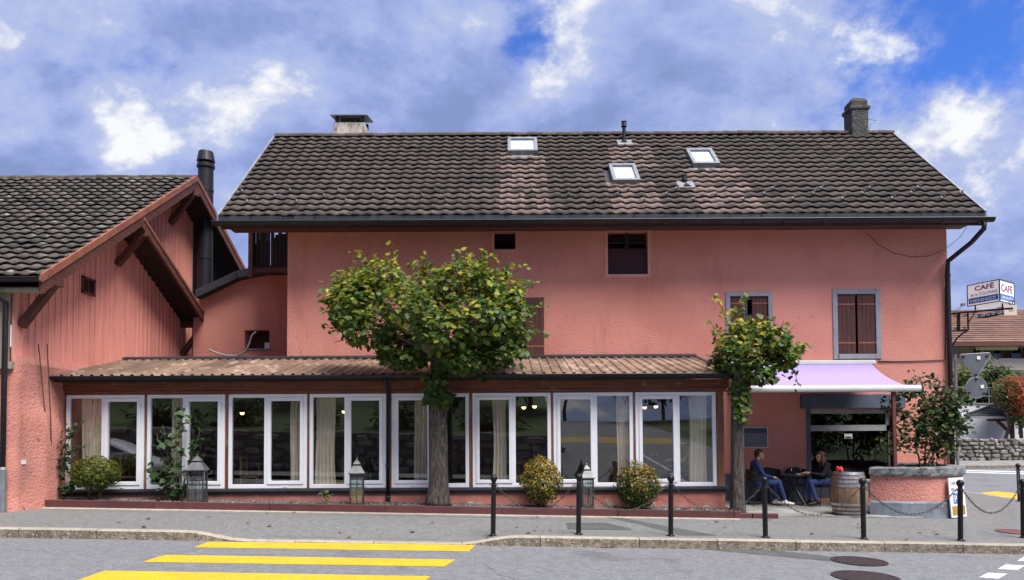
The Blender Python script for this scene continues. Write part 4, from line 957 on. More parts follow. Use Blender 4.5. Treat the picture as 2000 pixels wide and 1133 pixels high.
def foliage(parent, P, Nn, size, pal, rng, droop=.8, slim=False, singles=0, name='foliage', wt=None, svar=.3):
    P = np.array(P); Nn = np.array(Nn); n = len(P); base, faces = (SLIM_V, SLIM_F) if slim else (LEAF_V, LEAF_F)
    X, Y, Z = leaf_frames(P, Nn, rng, droop); S = size*rng.uniform(1-svar, 1+svar, n); pal = np.array(pal)
    idx = np.array([rng.choice(len(pal), p=w) for w in wt]) if wt is not None else rng.integers(0, len(pal), n)
    C = pal[idx]*rng.uniform(.75, 1.25, (n, 1)); r = parent
    while r.parent: r = r.parent
    off = r.location
    one = np.zeros(n, bool)
    if singles:
        vis = P[:, 1]-.6*np.abs(Nn[:, 1])*0+.0
        one[np.argsort(vis)[:singles]] = True
        prot = []
        for c in pal: prot.append(leaf_mesh('leaf', np.zeros((1, 3)), np.array([[1., 0, 0]]), np.array([[0, 1., 0]]), np.array([[0, 0, 1.]]), np.ones(1), np.array([c]), base, faces, (0, 0, 0)))
        for i in np.where(one)[0]:
            M_ = Matrix((X[i], Y[i], Z[i])).transposed()
            inst('leaf', prot[idx[i]], parent, P[i], M_.to_euler(), float(S[i]))
    k = ~one
    o = bpy.data.objects.new(name, leaf_mesh(name, P[k], X[k], Y[k], Z[k], S[k], C[k], base, faces, off)); COL.objects.link(o); o.parent = parent; tag(o, kind='stuff')
    return o
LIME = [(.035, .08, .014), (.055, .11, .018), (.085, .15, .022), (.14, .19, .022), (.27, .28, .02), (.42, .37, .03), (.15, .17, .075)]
def crown_points(rng, blobs, per, inner=.25):
    P, N_ = [], []
    for (c, r) in blobs:
        c = np.array(c); r = np.array(r)
        d = rng.normal(0, 1, (per, 3)); d /= np.linalg.norm(d, axis=1)[:, None]
        rr = np.where(rng.random(per) < inner, rng.uniform(.4, .9, per), rng.uniform(.86, 1.10, per))
        P.append(c+d*r*rr[:, None]); nn = d/r; nn /= np.linalg.norm(nn, axis=1)[:, None]; N_.append(nn*.5+np.array([0, -.12, .75]))
    return np.vstack(P), np.vstack(N_)
def limb(mb, a, b, r0, r1, rng, k=6, wob=.06):
    a, b = np.array(a, float), np.array(b, float); pts = []
    for i in range(k+1):
        t = i/k; p = a*(1-t)+b*t; p[2] += .10*np.linalg.norm(b-a)*math.sin(math.pi*t)*.4
        if 0 < i < k: p += rng.normal(0, wob, 3)*np.linalg.norm(b-a)*.25
        pts.append(tuple(p))
    mb.tube(pts, [r0+(r1-r0)*i/k for i in range(k+1)], 8); return pts
# ---- big pollarded lime
def lime_tree(label, base, trunk_pts, rads, blobs, sprigs, per, seed, fork, size=.11):
    crown_k = 1.0 if per > 250 else .6
    rng = np.random.default_rng(seed); o = root('lime_tree', label, 'tree', base)
    mb = MB(); n = 18; pts = [Vector(p) for p in trunk_pts]; fine = []; fr = []
    for i in range(len(pts)-1):
        for k in range(5):
            t = k/5; fine.append(pts[i].lerp(pts[i+1], t)); fr.append(rads[i]+(rads[i+1]-rads[i])*t)
    fine.append(pts[-1]); fr.append(rads[-1]); mb.tube(fine, fr, n)
    for i in range(len(mb.v)):
        x, y, z = mb.v[i]; ax = min(fine, key=lambda q: abs(q.z-z)); a = math.atan2(y-ax.y, x-ax.x)
        g_ = 1+.05*math.sin(a*5+z*1.3)+.035*math.sin(a*9-z*2.1)+(.16*max(0, math.sin(a*3+1))*max(0, 1-(z-base[2])/.35) if z-base[2] < .35 else 0)
        mb.v[i] = (ax.x+(x-ax.x)*g_, ax.y+(y-ax.y)*g_, z)
    tr = mb.build('trunk', bark, o, smooth=True)
    br = MB()
    for c, r in blobs:
        pts = limb(br, fork, c, .075, .02, rng)
        for q in range(3):
            e = np.array(c)+rng.normal(0, 1, 3)*np.array(r)*.75; limb(br, pts[4], e, .018, .006, rng, 4)
    br.build('branches', twig, o, smooth=True)
    P, N_ = crown_points(rng, blobs, per)
    for s, e, cnt in sprigs:
        s, e = np.array(s), np.array(e)
        for i in range(cnt):
            t = rng.uniform(.1, 1.05); P = np.vstack([P, (s*(1-t)+e*t+rng.normal(0, .05, 3))[None]]); N_ = np.vstack([N_, np.array([[rng.normal(0, .5), -.5, .6]])])
        br2 = MB(); br2.tube([tuple(s), tuple((s+e)/2+np.array([.02, 0, .0])), tuple(e)], [.010, .007, .004], 5); br2.build('shoot', twig, o)
    cB = np.mean([b[0] for b in blobs], 0); cntr = np.array(fork)
    for b, r in blobs:                        # loose shoots all round the crown
        for q in range(7):
            d = rng.normal(0, 1, 3); d[2] = abs(d[2])*.7-.1; d /= np.linalg.norm(d); out = (np.array(b)-cntr); out /= max(.1, np.linalg.norm(out)); d = d*.7+out*.6; d /= np.linalg.norm(d)
            s = np.array(b)+d*np.array(r)*.8; e = s+d*rng.uniform(.15, .42)*crown_k+np.array([0, 0, rng.uniform(-.05, .15)])
            k = int(rng.integers(5, 10)); t = rng.uniform(.1, 1.05, k)[:, None]; P = np.vstack([P, s*(1-t)+e*t+rng.normal(0, .04, (k, 3))]); N_ = np.vstack([N_, np.tile([0, -.4, .7], (k, 1))+rng.normal(0, .4, (k, 3))])
            br3 = MB(); br3.tube([tuple(s), tuple((s+e)/2+rng.normal(0, .02, 3)), tuple(e)], [.008, .006, .003], 4); br3.build('shoot', twig, o)
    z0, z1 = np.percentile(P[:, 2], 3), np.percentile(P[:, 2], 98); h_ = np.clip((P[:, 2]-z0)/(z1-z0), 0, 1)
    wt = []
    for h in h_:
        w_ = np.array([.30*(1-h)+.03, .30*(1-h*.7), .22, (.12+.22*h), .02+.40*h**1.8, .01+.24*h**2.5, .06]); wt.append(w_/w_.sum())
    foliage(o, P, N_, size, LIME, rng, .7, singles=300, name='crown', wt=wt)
    return o, rng
TX, TY = -1.52, 15.42; tb = G(TX, TY)+.1
R_ = random.Random(11); blobs = []
for px, py, dy, rx, rz in ((690, 585, .0, .62, .55), (745, 545, .35, .62, .50), (720, 640, -.35, .70, .52), (800, 600, -.75, .75, .62), (850, 560, .2, .70, .50), (905, 545, -.2, .68, .48), (960, 560, .3, .66, .50), (985, 620, -.1, .62, .55), (930, 625, -.8, .72, .62), (865, 650, -.9, .72, .52), (780, 670, .3, .66, .45), (930, 680, .2, .70, .42), (985, 665, .55, .55, .45), (840, 610, .8, .8, .6), (700, 560, .6, .6, .45), (992, 588, .3, .42, .40), (682, 620, .2, .42, .42), (790, 700, -.3, .55, .26), (900, 705, -.5, .6, .28), (965, 700, -.2, .5, .26)):
    p = at(px, py, TY+dy*1.0); blobs.append(((p.x, p.y, p.z), (rx*.80, .55, rz*.72)))
def S_(px, py, dy=0): p = at(px, py, TY+dy); return (p.x, p.y, p.z)
sprigs = [(S_(748, 530), S_(768, 478), 9), (S_(880, 530), S_(896, 486), 9), (S_(890, 505), S_(925, 494), 6), (S_(985, 545), S_(1022, 518), 8), (S_(1010, 570), S_(1050, 552), 7), (S_(1020, 600), S_(1062, 598), 7), (S_(1015, 630), S_(1068, 652), 8), (S_(690, 540), S_(668, 515), 6), (S_(665, 570), S_(634, 565), 6), (S_(660, 640), S_(632, 640), 6), (S_(830, 740, -.2), S_(790, 722, -.2), 7), (S_(920, 700), S_(945, 748), 9), (S_(985, 700), S_(1020, 720), 7), (S_(800, 530), S_(805, 508), 5), (S_(940, 540), S_(962, 505), 8)]
tk = [at(853, 987, TY), at(856, 950, TY), at(856, 870, TY), at(855, 790, TY), at(858, 745, TY), at(862, 700, TY)]
big, rng = lime_tree('larger pollarded lime tree with broad flat crown before the veranda', (TX, TY, tb), tk, [.255, .205, .19, .185, .185, .23], blobs, sprigs, 430, 21, tuple(at(860, 705, TY)))
# leafy tuft on the trunk
P, N_ = crown_points(rng, [(tuple(at(853, 745, TY-.2)), (.22, .14, .30)), (tuple(at(866, 778, TY-.22)), (.16, .10, .18)), (tuple(at(842, 768, TY-.2)), (.14, .12, .2))], 75, .2)
N_[:, 1] -= .8; tuft = foliage(big, P, N_, .12, LIME[:3], rng, 1.1, name='trunk_shoots')
# ---- smaller lime
UX, UY = 4.73, 15.5; ub = G(UX, UY)
blobs = []
for px, py, dy, rx, rz in ((1428, 665, 0, .42, .40), (1472, 655, .1, .45, .36), (1510, 665, -.1, .42, .36), (1450, 700, -.35, .50, .42), (1500, 705, .25, .48, .36), (1420, 715, .15, .36, .35), (1535, 700, 0, .30, .34), (1480, 735, -.15, .40, .22)):
    p = at(px, py, UY+dy); blobs.append(((p.x, p.y, p.z), (rx*.72, .36, rz*.66)))
def S2(px, py, dy=0): p = at(px, py, UY+dy); return (p.x, p.y, p.z)
sprigs = [(S2(1448, 640), S2(1458, 567), 22), (S2(1425, 640), S2(1396, 575), 13), (S2(1410, 660), S2(1382, 625), 9), (S2(1525, 665), S2(1552, 635), 9), (S2(1545, 690), S2(1574, 668), 9), (S2(1545, 715), S2(1560, 755), 10), (S2(1500, 650), S2(1515, 622), 8), (S2(1440, 640), S2(1432, 600), 8)]
tk = [at(1441, 1006, UY), at(1441, 960, UY), at(1440, 880, UY), at(1439, 800, UY), at(1440, 755, UY), at(1446, 725, UY)]
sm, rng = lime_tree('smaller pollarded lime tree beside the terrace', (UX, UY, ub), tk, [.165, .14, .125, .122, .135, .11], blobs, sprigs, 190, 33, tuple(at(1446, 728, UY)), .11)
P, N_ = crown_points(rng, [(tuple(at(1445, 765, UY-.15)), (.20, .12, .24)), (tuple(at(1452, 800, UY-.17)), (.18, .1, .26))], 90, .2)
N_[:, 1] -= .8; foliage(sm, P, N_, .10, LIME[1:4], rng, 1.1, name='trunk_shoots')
# ---- clipped bushes
def bush(label, px, py, Y, rx, rz, pal, n, size, stems, seed, cat='bush', slim=True, hollow=.35, topw=None):
    rng = np.random.default_rng(seed); c = at(px, py, Y); zb = G(c.x, Y)+.11; o = root('bush', label, cat, (c.x, Y, zb))
    d = rng.normal(0, 1, (n, 3)); d /= np.linalg.norm(d, axis=1)[:, None]
    lump = 1+.09*np.sin(d[:, 0]*7+seed)*np.cos(d[:, 2]*6)+.06*np.sin(d[:, 1]*11+d[:, 2]*5)
    r = np.where(rng.random(n) < hollow, rng.uniform(.55, .92, n), rng.uniform(.90, 1.06, n))*lump
    P = np.array(c)+d*r[:, None]*np.array([rx, rx*.9, rz]); ok = P[:, 2] > zb-.02; P = P[ok]; d = d[ok]
    wt = None
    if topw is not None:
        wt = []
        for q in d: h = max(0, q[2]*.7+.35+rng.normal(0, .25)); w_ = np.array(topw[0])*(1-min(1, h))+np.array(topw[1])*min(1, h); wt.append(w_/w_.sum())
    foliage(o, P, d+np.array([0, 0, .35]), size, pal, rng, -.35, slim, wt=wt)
    mb = MB()
    for sx, tx in stems:
        limb(mb, (c.x+sx, Y, zb-.05), (c.x+tx, Y, c.z-rz*.2), .028, .014, rng, 5)
        for q in range(5): e = np.array(c)+rng.normal(0, .5, 3)*np.array([rx, rx, rz]); limb(mb, (c.x+tx, Y, c.z-rz*.3), e, .012, .004, rng, 3)
    mb.build('stems', twig, o); return o
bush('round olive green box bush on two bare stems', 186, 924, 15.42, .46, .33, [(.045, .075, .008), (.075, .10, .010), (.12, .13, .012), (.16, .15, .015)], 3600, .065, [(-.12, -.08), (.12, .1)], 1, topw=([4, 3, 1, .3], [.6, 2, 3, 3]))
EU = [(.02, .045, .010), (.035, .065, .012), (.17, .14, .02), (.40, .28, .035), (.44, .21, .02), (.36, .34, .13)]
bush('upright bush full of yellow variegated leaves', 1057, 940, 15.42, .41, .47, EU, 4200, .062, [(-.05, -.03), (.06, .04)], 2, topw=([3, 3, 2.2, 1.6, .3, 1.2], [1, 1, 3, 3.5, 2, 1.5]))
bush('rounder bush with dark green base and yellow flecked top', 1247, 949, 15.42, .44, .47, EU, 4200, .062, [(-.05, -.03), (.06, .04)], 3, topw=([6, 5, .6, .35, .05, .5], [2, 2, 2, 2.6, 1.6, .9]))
def stem_shrub(label, name, base, stems, leaf, pal, seed, per=14, slim=False, r=.012, spread=.07, cat='shrub', droop=.7, mat_=None):
    rng = np.random.default_rng(seed); o = root(name, label, cat, base); mb = MB(); P, N_ = [], []
    for st in stems:
        pts = [np.array(p, float) for p in st]; fine = []
        for i in range(len(pts)-1):
            for k in range(4): t = k/4; fine.append(pts[i]*(1-t)+pts[i+1]*t+(rng.normal(0, .008, 3) if i+k else 0))
        fine.append(pts[-1]); m = len(fine); mb.tube([tuple(p) for p in fine], [r*(1-.7*i/m) for i in range(m)], 6)
        for k in range(per):
            t = rng.uniform(.12, 1)**.75*(m-1); i = min(int(t), m-2); p = fine[i]+(fine[i+1]-fine[i])*(t-i)+rng.normal(0, spread, 3); P.append(p); N_.append((rng.normal(0, .5), -.45, .75))
    mb.build('stems', mat_ or stem_green, o, smooth=True); foliage(o, P, N_, leaf, pal, rng, droop, slim); return o
DG = [(.022, .055, .014), (.035, .075, .018), (.05, .09, .03), (.07, .11, .045)]
Yq = 15.55
def A(px, py, Y=Yq): return tuple(at(px, py, Y))
stem_shrub('tall loose shrub with big dull green leaves next to large lantern', 'window_shrub', (at(345, 975, Yq).x, Yq, G(-7, Yq)+.1),
    [[A(345, 978), A(344, 900), A(342, 800)], [A(347, 978), A(352, 900), A(350, 830), A(358, 810)], [A(343, 978), A(325, 920), A(306, 848)], [A(348, 978), A(372, 900), A(390, 842)], [A(343, 975), A(318, 935), A(284, 905)], [A(345, 975), A(335, 930), A(318, 830)], [A(346, 978), A(362, 940), A(385, 880)], [A(344, 978), A(330, 950), A(300, 930)]], .125, DG, 4, 30, r=.011, spread=.055)
stem_shrub('dark green rose climbing at the barn wall corner', 'climbing_rose', (at(112, 975, Yq).x, Yq, G(-9.5, Yq)+.1),
    [[A(108, 978, 15.5), A(104, 900, 15.5), A(85, 860, 15.5), A(72, 845, 15.5)], [A(112, 978), A(116, 900), A(130, 855), A(148, 825)], [A(113, 975), A(122, 905), A(140, 880), A(152, 870)], [A(108, 975, 15.5), A(100, 890, 15.5), A(76, 880, 15.5)], [A(114, 972), A(125, 900), A(138, 840)], [A(115, 972), A(128, 955), A(150, 950)], [A(112, 972), A(126, 962), A(140, 940)], [A(112, 975), A(120, 910), A(136, 895)]], .085, [(.012, .04, .014), (.02, .055, .018), (.03, .065, .02), (.05, .08, .03)], 5, 34, r=.014, spread=.07)
stem_shrub('tiny young plant with few pale leaves in the gravel', 'seedling', (at(635, 985, 15.35).x, 15.35, G(-3.8, 15.35)+.1),
    [[A(638, 984, 15.35), A(634, 970, 15.35), A(626, 960, 15.35)], [A(638, 984, 15.35), A(640, 968, 15.35), A(643, 957, 15.35)]], .085, [(.10, .16, .03), (.16, .2, .05), (.07, .12, .03)], 6, 9, r=.006, spread=.03)
# stakes on the barn wall
for (x0, y0, x1, y1), lb in zip(((73, 970, 60, 672), (100, 960, 75, 672), (103, 965, 92, 672)), ('pale straight stake', 'slanting thin stake', 'dark thin stake')):
    a = at(x0, y0, 15.45); b = atX(x1, y1, BX+.12) if False else at(x1, y1, 14.95); mb = MB(); mb.tube([tuple(a), tuple((a+b)/2+Vector((.02, -.01, 0))), tuple(b)], .011, 6); tag(mb.build('plant_stake', galv if x0 == 73 else twig), lb+' leaning on the pink barn wall', 'stake', 'stakes at the barn wall')

# ================================================================== lanterns
def lantern(label, px, py, Y, w, h):
    b = at(px, py, Y); zb = G(b.x, Y)+.13; o = root('lantern', label, 'lantern', (b.x, Y, zb), 'lanterns in the gravel bed', rz=rad(8)); s = w/2; hb = h*.66
    mb = MB(); mb.box(-s-.02, s+.02, -s-.02, s+.02, 0, .035); mb.build('base_frame', lantern_m, o, local=True, bevel=.004)
    mb = MB(); mb.box(-s-.015, s+.015, -s-.015, s+.015, hb-.03, hb); mb.build('top_frame', lantern_m, o, local=True)
    for sx in (-1, 1):
        for sy in (-1, 1): t = MB(); t.box(sx*s-.014, sx*s+.014, sy*s-.014, sy*s+.014, .035, hb-.03); t.build('post', lantern_m, o, local=True)
    mb = MB()
    for sg_ in (-1, 1):
        for u in (0,): mb.box(u*s-.005, u*s+.005, sg_*s-.005, sg_*s+.005, .035, hb-.03); mb.box(sg_*s-.005, sg_*s+.005, u*s-.005, u*s+.005, .035, hb-.03)
        mb.box(-s, s, sg_*s-.004, sg_*s+.004, hb*.55, hb*.57); mb.box(sg_*s-.004, sg_*s+.004, -s, s, hb*.55, hb*.57)
    mb.build('glazing_bar', lantern_m, o, local=True)
    for sg_ in (-1, 1):
        t = MB(); t.box(-s+.012, s-.012, sg_*(s-.012)-.002, sg_*(s-.012)+.002, .035, hb-.03); t.build('pane', pane_thin, o, local=True)
        t = MB(); t.box(sg_*(s-.012)-.002, sg_*(s-.012)+.002, -s+.012, s-.012, .035, hb-.03); t.build('pane', pane_thin, o, local=True)
    q = math.sqrt(2); mb = MB()
    mb.lathe([((s+.04)*q, hb), ((s+.038)*q, hb+.02), (s*.92*q, hb+h*.10), (s*.62*q, hb+h*.165), (s*.50*q, hb+h*.175), (s*.50*q, hb+h*.20), (s*.62*q, hb+h*.205), (s*.46*q, hb+h*.235), (s*.16*q, hb+h*.285), (.02, hb+h*.30), (.024, hb+h*.315), (.014, hb+h*.335), (0, hb+h*.34)], (0, 0, 0), 4, a0=math.pi/4, a1=math.pi/4+2*math.pi)
    mb.build('lantern_roof', lantern_roof, o, local=True)
    t = MB(); t.tube([(s*.2*math.cos(a)+0, 0, hb+h*.36+s*.2*math.sin(a)) for a in lin(0, 2*math.pi, 13)[:-1]], .005, 5, closed=True); t.build('ring_handle', lantern_m, o, local=True)
lantern('large grey metal lantern beside the window shrub', 385, 980, 15.32, .30, 1.0)
lantern('grey metal lantern standing alone next to the veranda downpipe', 697, 985, 15.30, .255, .98)
lantern('weathered metal lantern between the two yellow bushes', 1146, 985, 15.42, .225, .94)

# ================================================================== bollards and chains
BXs = [963, 1130, 1310, 1495, 1687, 1876, 1999]
BYs = [1041, 1038, 1040, 1045, 1049, 1054, 1047]
bp = []
for px, py in zip(BXs, BYs):
    v = atG(px, py); y = 12.55 if px < 1950 else 13.0; x = at(px, py, y).x; bp.append(Vector((x, y, pz(x, y))))
bp.append(Vector((at(1991, 980, 20).x, 20.0, G(13.66, 20))))
bl = ['at the free end of the chain before the veranda', 'at the kerb before the weathered lantern', 'at the kerb by the rounder bush', 'at the kerb in front of the seated man', 'at the kerb in front of the wine barrel', 'at the kerb in front of the parking sign', 'at the kerb on the street corner', 'standing apart by the yellow mark on the side street']
proto = None
def bollard_parts(o):
    H = 1.03
    mb = MB(); mb.lathe([(.075, 0), (.075, .012), (.05, .016), (.042, .03), (.042, .86), (.036, .875), (.036, .91), (.043, .915), (.043, .93), (.03, .94), (.03, .95)], (0, 0, 0), 18); mb.build('post', black_paint, o, smooth=False, local=True)
    mb = MB(); mb.lathe([(.062*math.sin(t), H-.062-.062*math.cos(t)+.0) for t in lin(.35, math.pi, 12)], (0, 0, 0), 18); mb.build('ball_top', black_paint, o, smooth=True, local=True)
    for s in (-1, 1): mb = MB(); mb.tube([(s*.04, 0, .875), (s*.062, 0, .865), (s*.062, 0, .845), (s*.04, 0, .838)], .006, 6); mb.build('chain_ring', black_paint, o, local=True)
for i, (p, l) in enumerate(zip(bp, bl)):
    o = root('bollard', 'black metal ball-topped bollard '+l, 'bollard', p, 'black bollards along the kerb')
    if proto is None: bollard_parts(o); proto = o
    else:
        for ch in proto.children: c = ch.copy(); COL.objects.link(c); c.parent = o
    o.rotation_euler = (random.uniform(-.015, .015), random.uniform(-.012, .02), 0)
lk = MB(); a_, b_ = .026, .013; lk.tube([((a_ if math.cos(t) > 0 else -a_)*1.0+b_*math.cos(t), b_*math.sin(t), 0) for t in lin(0, 2*math.pi, 13)[:-1]], .0052, 6, closed=True)
lkm = lk.mesh('chain_link', chain_m, smooth=True)
def chain(a, b, sag, label):
    a, b = Vector(a), Vector(b); o = root('chain', label, 'chain', ((a+b)/2-Vector((0, 0, sag))), 'chains slung between bollards')
    n = 400; pts = [a.lerp(b, i/n)-Vector((0, 0, sag*4*(i/n)*(1-i/n))) for i in range(n+1)]
    cum = [0]
    for i in range(n): cum.append(cum[-1]+(pts[i+1]-pts[i]).length)
    pitch = .066; k = int(cum[-1]/pitch); pitch = cum[-1]/k; j = 0
    for q in range(k):
        s = (q+.5)*pitch
        while cum[j+1] < s: j += 1
        d = (pts[j+1]-pts[j]).normalized(); X_ = d; Yv = Vector((0, 0, 1)).cross(d).normalized(); Zv = X_.cross(Yv)
        if q % 2: Yv, Zv = Zv, -Yv
        inst('chain_link', lkm, o, pts[j], Matrix((X_, Yv, Zv)).transposed().to_euler())
cb = ['beside the taller yellow bush', 'across the weathered lantern and rounder bush', 'to the bollard before the seated man', 'across the terrace to the barrel', 'before the round planter', 'on the street corner']
for i in range(6):
    a, b = bp[i]+Vector((.062, 0, .85)), bp[i+1]+Vector((-.062, 0, .85))
    chain(a, b, (.43, .43, .44, .46, .42, .40)[i], 'dark chain hanging '+cb[i])
chain(bp[6]+Vector((.05, .04, .85)), bp[7]+Vector((-.05, -.04, .85)), .45, 'dark chain leading to the lone bollard on the side street')

# ================================================================== barrel, planter, terrace furniture
bx_, by_ = 7.22, 15.92; bz = G(bx_, by_)+.0
ba = root('wine_barrel', 'old oak wine barrel with shiny metal hoops on terrace', 'barrel', (bx_, by_, bz))
def br_(z): return .295+.085*(1-((z-.47)/.47)**2)
ns = 22
for i in range(ns):
    t = MB(); a0, a1 = 2*math.pi*i/ns+.006, 2*math.pi*(i+1)/ns-.006; zz = lin(0, .95, 9); dj = random.uniform(-.002, .002)
    for z in zz:
        r = br_(z)+dj
        for a in (a0, (a0+a1)/2, a1): t.v.append((r*math.cos(a), r*math.sin(a), z))
    for j in range(8):
        for k in range(2): t.f.append((j*3+k, j*3+k+1, j*3+k+4, j*3+k+3)); t.m.append(0)
    t.build('stave', oak, ba, local=True, smooth=True)
t = MB(); t.lathe([(.0, .915), (.29, .915)], (0, 0, 0), 24); t.lathe([(.29, .03), (0, .03)], (0, 0, 0), 24); t.lathe([(.287, 0.02), (.28, .5), (.287, .93)], (0, 0, 0), 24); t.build('barrel_head', oak, ba, local=True)
for z0, z1 in ((.895, .952), (.815, .855), (.725, .765), (.635, .685), (.245, .29), (.155, .19), (.075, .11), (.0, .045)):
    t = MB(); t.lathe([(br_(z0)+.002, z0), (br_(z0)+.007, z0), (br_(z1)+.007, z1), (br_(z1)+.002, z1)], (0, 0, 0), 36); hp = t.build('hoop', hoop, ba, local=True, smooth=False)
    t = MB()
    for a in (-1.72, -1.62): r = br_((z0+z1)/2)+.008; t.lathe([(.009, 0), (.006, .006), (0, .006)], (0, 0, 0), 8); 
    vs = t.v; t2 = MB()
    for a in (-1.75, -1.62):
        r = br_((z0+z1)/2)+.006; t2.add([(r*math.cos(a)-y_*math.sin(a)*1+z_*math.cos(a), r*math.sin(a)+y_*math.cos(a)+z_*math.sin(a), (z0+z1)/2+x_) for x_, y_, z_ in vs[:24]], t.f[:16])
    t2.build('rivet', galv, hp, local=True)
t = MB(); R9 = random.Random(9)
for i in range(14):
    a = R9.uniform(0, 6.3); p = Vector((-.17+R9.uniform(-.05, .05), -.02+R9.uniform(-.05, .05), .915)); t.tube([p, p+Vector((math.cos(a)*.03, math.sin(a)*.03, .06)), p+Vector((math.cos(a)*.07, math.sin(a)*.05, .10+R9.uniform(0, .06)))], [.02, .022, .006], 6)
fo = root('red_flowers', 'small bunch of red petals on top of barrel', 'flowers', (bx_, by_, bz)); t.build('petals', red_cloth, fo, local=True, smooth=True)
# round planter
PC, PR = Vector((8.75, 17.2, 0)), 1.45
pl = root('round_planter', 'curved pink masonry planter with grey stone cap', 'planter', (PC.x, PC.y, -.15)); A0, A1 = rad(228), rad(228+190)
def ring(prof, m, nm, jag=0, n=48):
    mb = MB(); k = len(prof)
    for i in range(n+1):
        a = A0+(A1-A0)*i/n
        for j, (r, z) in enumerate(prof):
            zz = z+(G(PC.x+r*math.cos(a), PC.y+r*math.sin(a))*0); q = jag*math.sin(i*1.7+j*2.1)*math.sin(i*.6+j); mb.v.append((PC.x+(r+q)*math.cos(a), PC.y+(r+q)*math.sin(a), zz+q*.6))
    for i in range(n):
        for j in range(k): mb.f.append((i*k+j, (i+1)*k+j, (i+1)*k+(j+1) % k, i*k+(j+1) % k)); mb.m.append(0)
    mb.f += [tuple(range(k)), tuple(n*k+j for j in range(k))[::-1]]; mb.m += [0, 0]
    return mb.build(nm, m, pl, smooth=False)
ring([(PR+.02, -.35), (PR, .20), (PR, .74), (PR-.22, .74), (PR-.22, -.35)], stucco_rough, 'planter_wall')
ring([(PR+.06, -.4), (PR+.05, .17), (PR+.004, .21), (PR-.1, .2), (PR-.1, -.4)], bluegrey_base, 'base_band', .012)
ring([(PR+.05, .735), (PR+.065, .78), (PR+.06, .90), (PR+.03, .925), (PR-.24, .93), (PR-.27, .90), (PR-.27, .735)], cap_stone, 'stone_cap', .014)
mb = MB(); mb.lathe([(0, .70), (PR-.2, .66)], PC, 30, A0, A1); mb.build('soil', soil, pl)
YR_ = 16.95
stem_shrub('dark green rambling rose growing out of round planter', 'rambling_rose', (9.1, YR_, .7),
    [[A(1800, 915, YR_), A(1788, 870, YR_), A(1800, 840, YR_), A(1820, 780, YR_), A(1850, 760, YR_)], [A(1805, 915, YR_), A(1830, 880, YR_), A(1860, 860, YR_)], [A(1820, 800, YR_), A(1836, 745, YR_), A(1810, 735, YR_), A(1780, 745, YR_), A(1752, 775, YR_), A(1728, 800, YR_)], [A(1805, 900, YR_), A(1812, 850, YR_), A(1780, 840, YR_), A(1745, 850, YR_)], [A(1815, 850, YR_), A(1780, 815, YR_), A(1752, 812, YR_)], [A(1805, 905, YR_), A(1845, 830, YR_), A(1868, 790, YR_), A(1890, 780, YR_)], [A(1845, 830, YR_), A(1870, 815, YR_), A(1885, 838, YR_)], [A(1810, 880, YR_), A(1790, 858, YR_), A(1750, 868, YR_), A(1720, 880, YR_)], [A(1815, 870, YR_), A(1838, 800, YR_), A(1840, 760, YR_)], [A(1815, 860, YR_), A(1855, 820, YR_), A(1858, 770, YR_)], [A(1820, 860, YR_), A(1800, 830, YR_), A(1810, 790, YR_)], [A(1820, 855, YR_), A(1850, 845, YR_), A(1864, 835, YR_)], [A(1820, 800, YR_), A(1790, 765, YR_), A(1760, 765, YR_)]], .085, DG+[(.11, .13, .03), (.03, .06, .02)], 8, 135, r=.022, spread=.10, mat_=twig)
YR2 = 17.1
stem_shrub('dense middle of planter greenery tied to thin rods', 'planter_shrub', (9.6, YR2, .7), [[A(1830, 915, YR2), A(1832, 830, YR2), A(1830, 770, YR2)], [A(1845, 915, YR2), A(1848, 830, YR2), A(1845, 775, YR2)], [A(1835, 900, YR2), A(1815, 840, YR2), A(1815, 800, YR2)], [A(1845, 880, YR2), A(1858, 830, YR2), A(1858, 790, YR2)]], .085, DG+[(.09, .12, .03), (.12, .10, .03)], 9, 170, r=.010, spread=.14, mat_=redpost)
p0, p1 = at(1748, 915, 16.55), at(1745, 765, 16.55); t = MB(); t.box(p0.x-.035, p0.x+.035, 16.52, 16.59, .6, p1.z); tag(t.build('trellis_post', redpost, bevel=.005), 'red painted metal post standing in round planter', 'post')
# parking sign leaning on the planter
a0, a1 = rad(-71), rad(-50); pa = PC+Vector((math.cos(a0), math.sin(a0), 0))*(PR+.08); pb = PC+Vector((math.cos(a1), math.sin(a1), 0))*(PR+.08)
U = (pb-pa).normalized(); Nn = Vector((U.y, -U.x, 0)); lean = (Vector((0, 0, 1))-Nn*.07).normalized(); zb = G(pa.x, pa.y)+.02
pa = pa+Nn*.07; pk = root('parking_sign', 'white parking sign leaning against the round planter', 'sign', (pa.x, pa.y, zb)); Wd, Hh = (pb-pa).length, .84
def spt(u, v, d=0): return Vector((pa.x, pa.y, zb))+U*u+lean*v+Nn*d
def srect(u0, u1, v0, v1, d, m, nm, th=.002):
    mb = MB(); mb.add([spt(u0, v0, d), spt(u1, v0, d), spt(u1, v1, d), spt(u0, v1, d), spt(u0, v0, d-th), spt(u1, v0, d-th), spt(u1, v1, d-th), spt(u0, v1, d-th)], [(0, 1, 2, 3), (7, 6, 5, 4), (0, 4, 5, 1), (1, 5, 6, 2), (2, 6, 7, 3), (3, 7, 4, 0)]); return mb.build(nm, m, pk)
srect(0, Wd, 0, Hh, 0, sign_white, 'panel', .02); srect(.05*Wd+.02, Wd-.05, .05, .24, .004, sign_gold, 'gold_field'); srect(.12, .27, .29, .51, .004, sign_blue, 'parking_symbol')
srect(.33, .40, .40, .42, .004, sign_text, 'arrow'); srect(.41, .47, .405, .415, .004, sign_text, 'arrow')
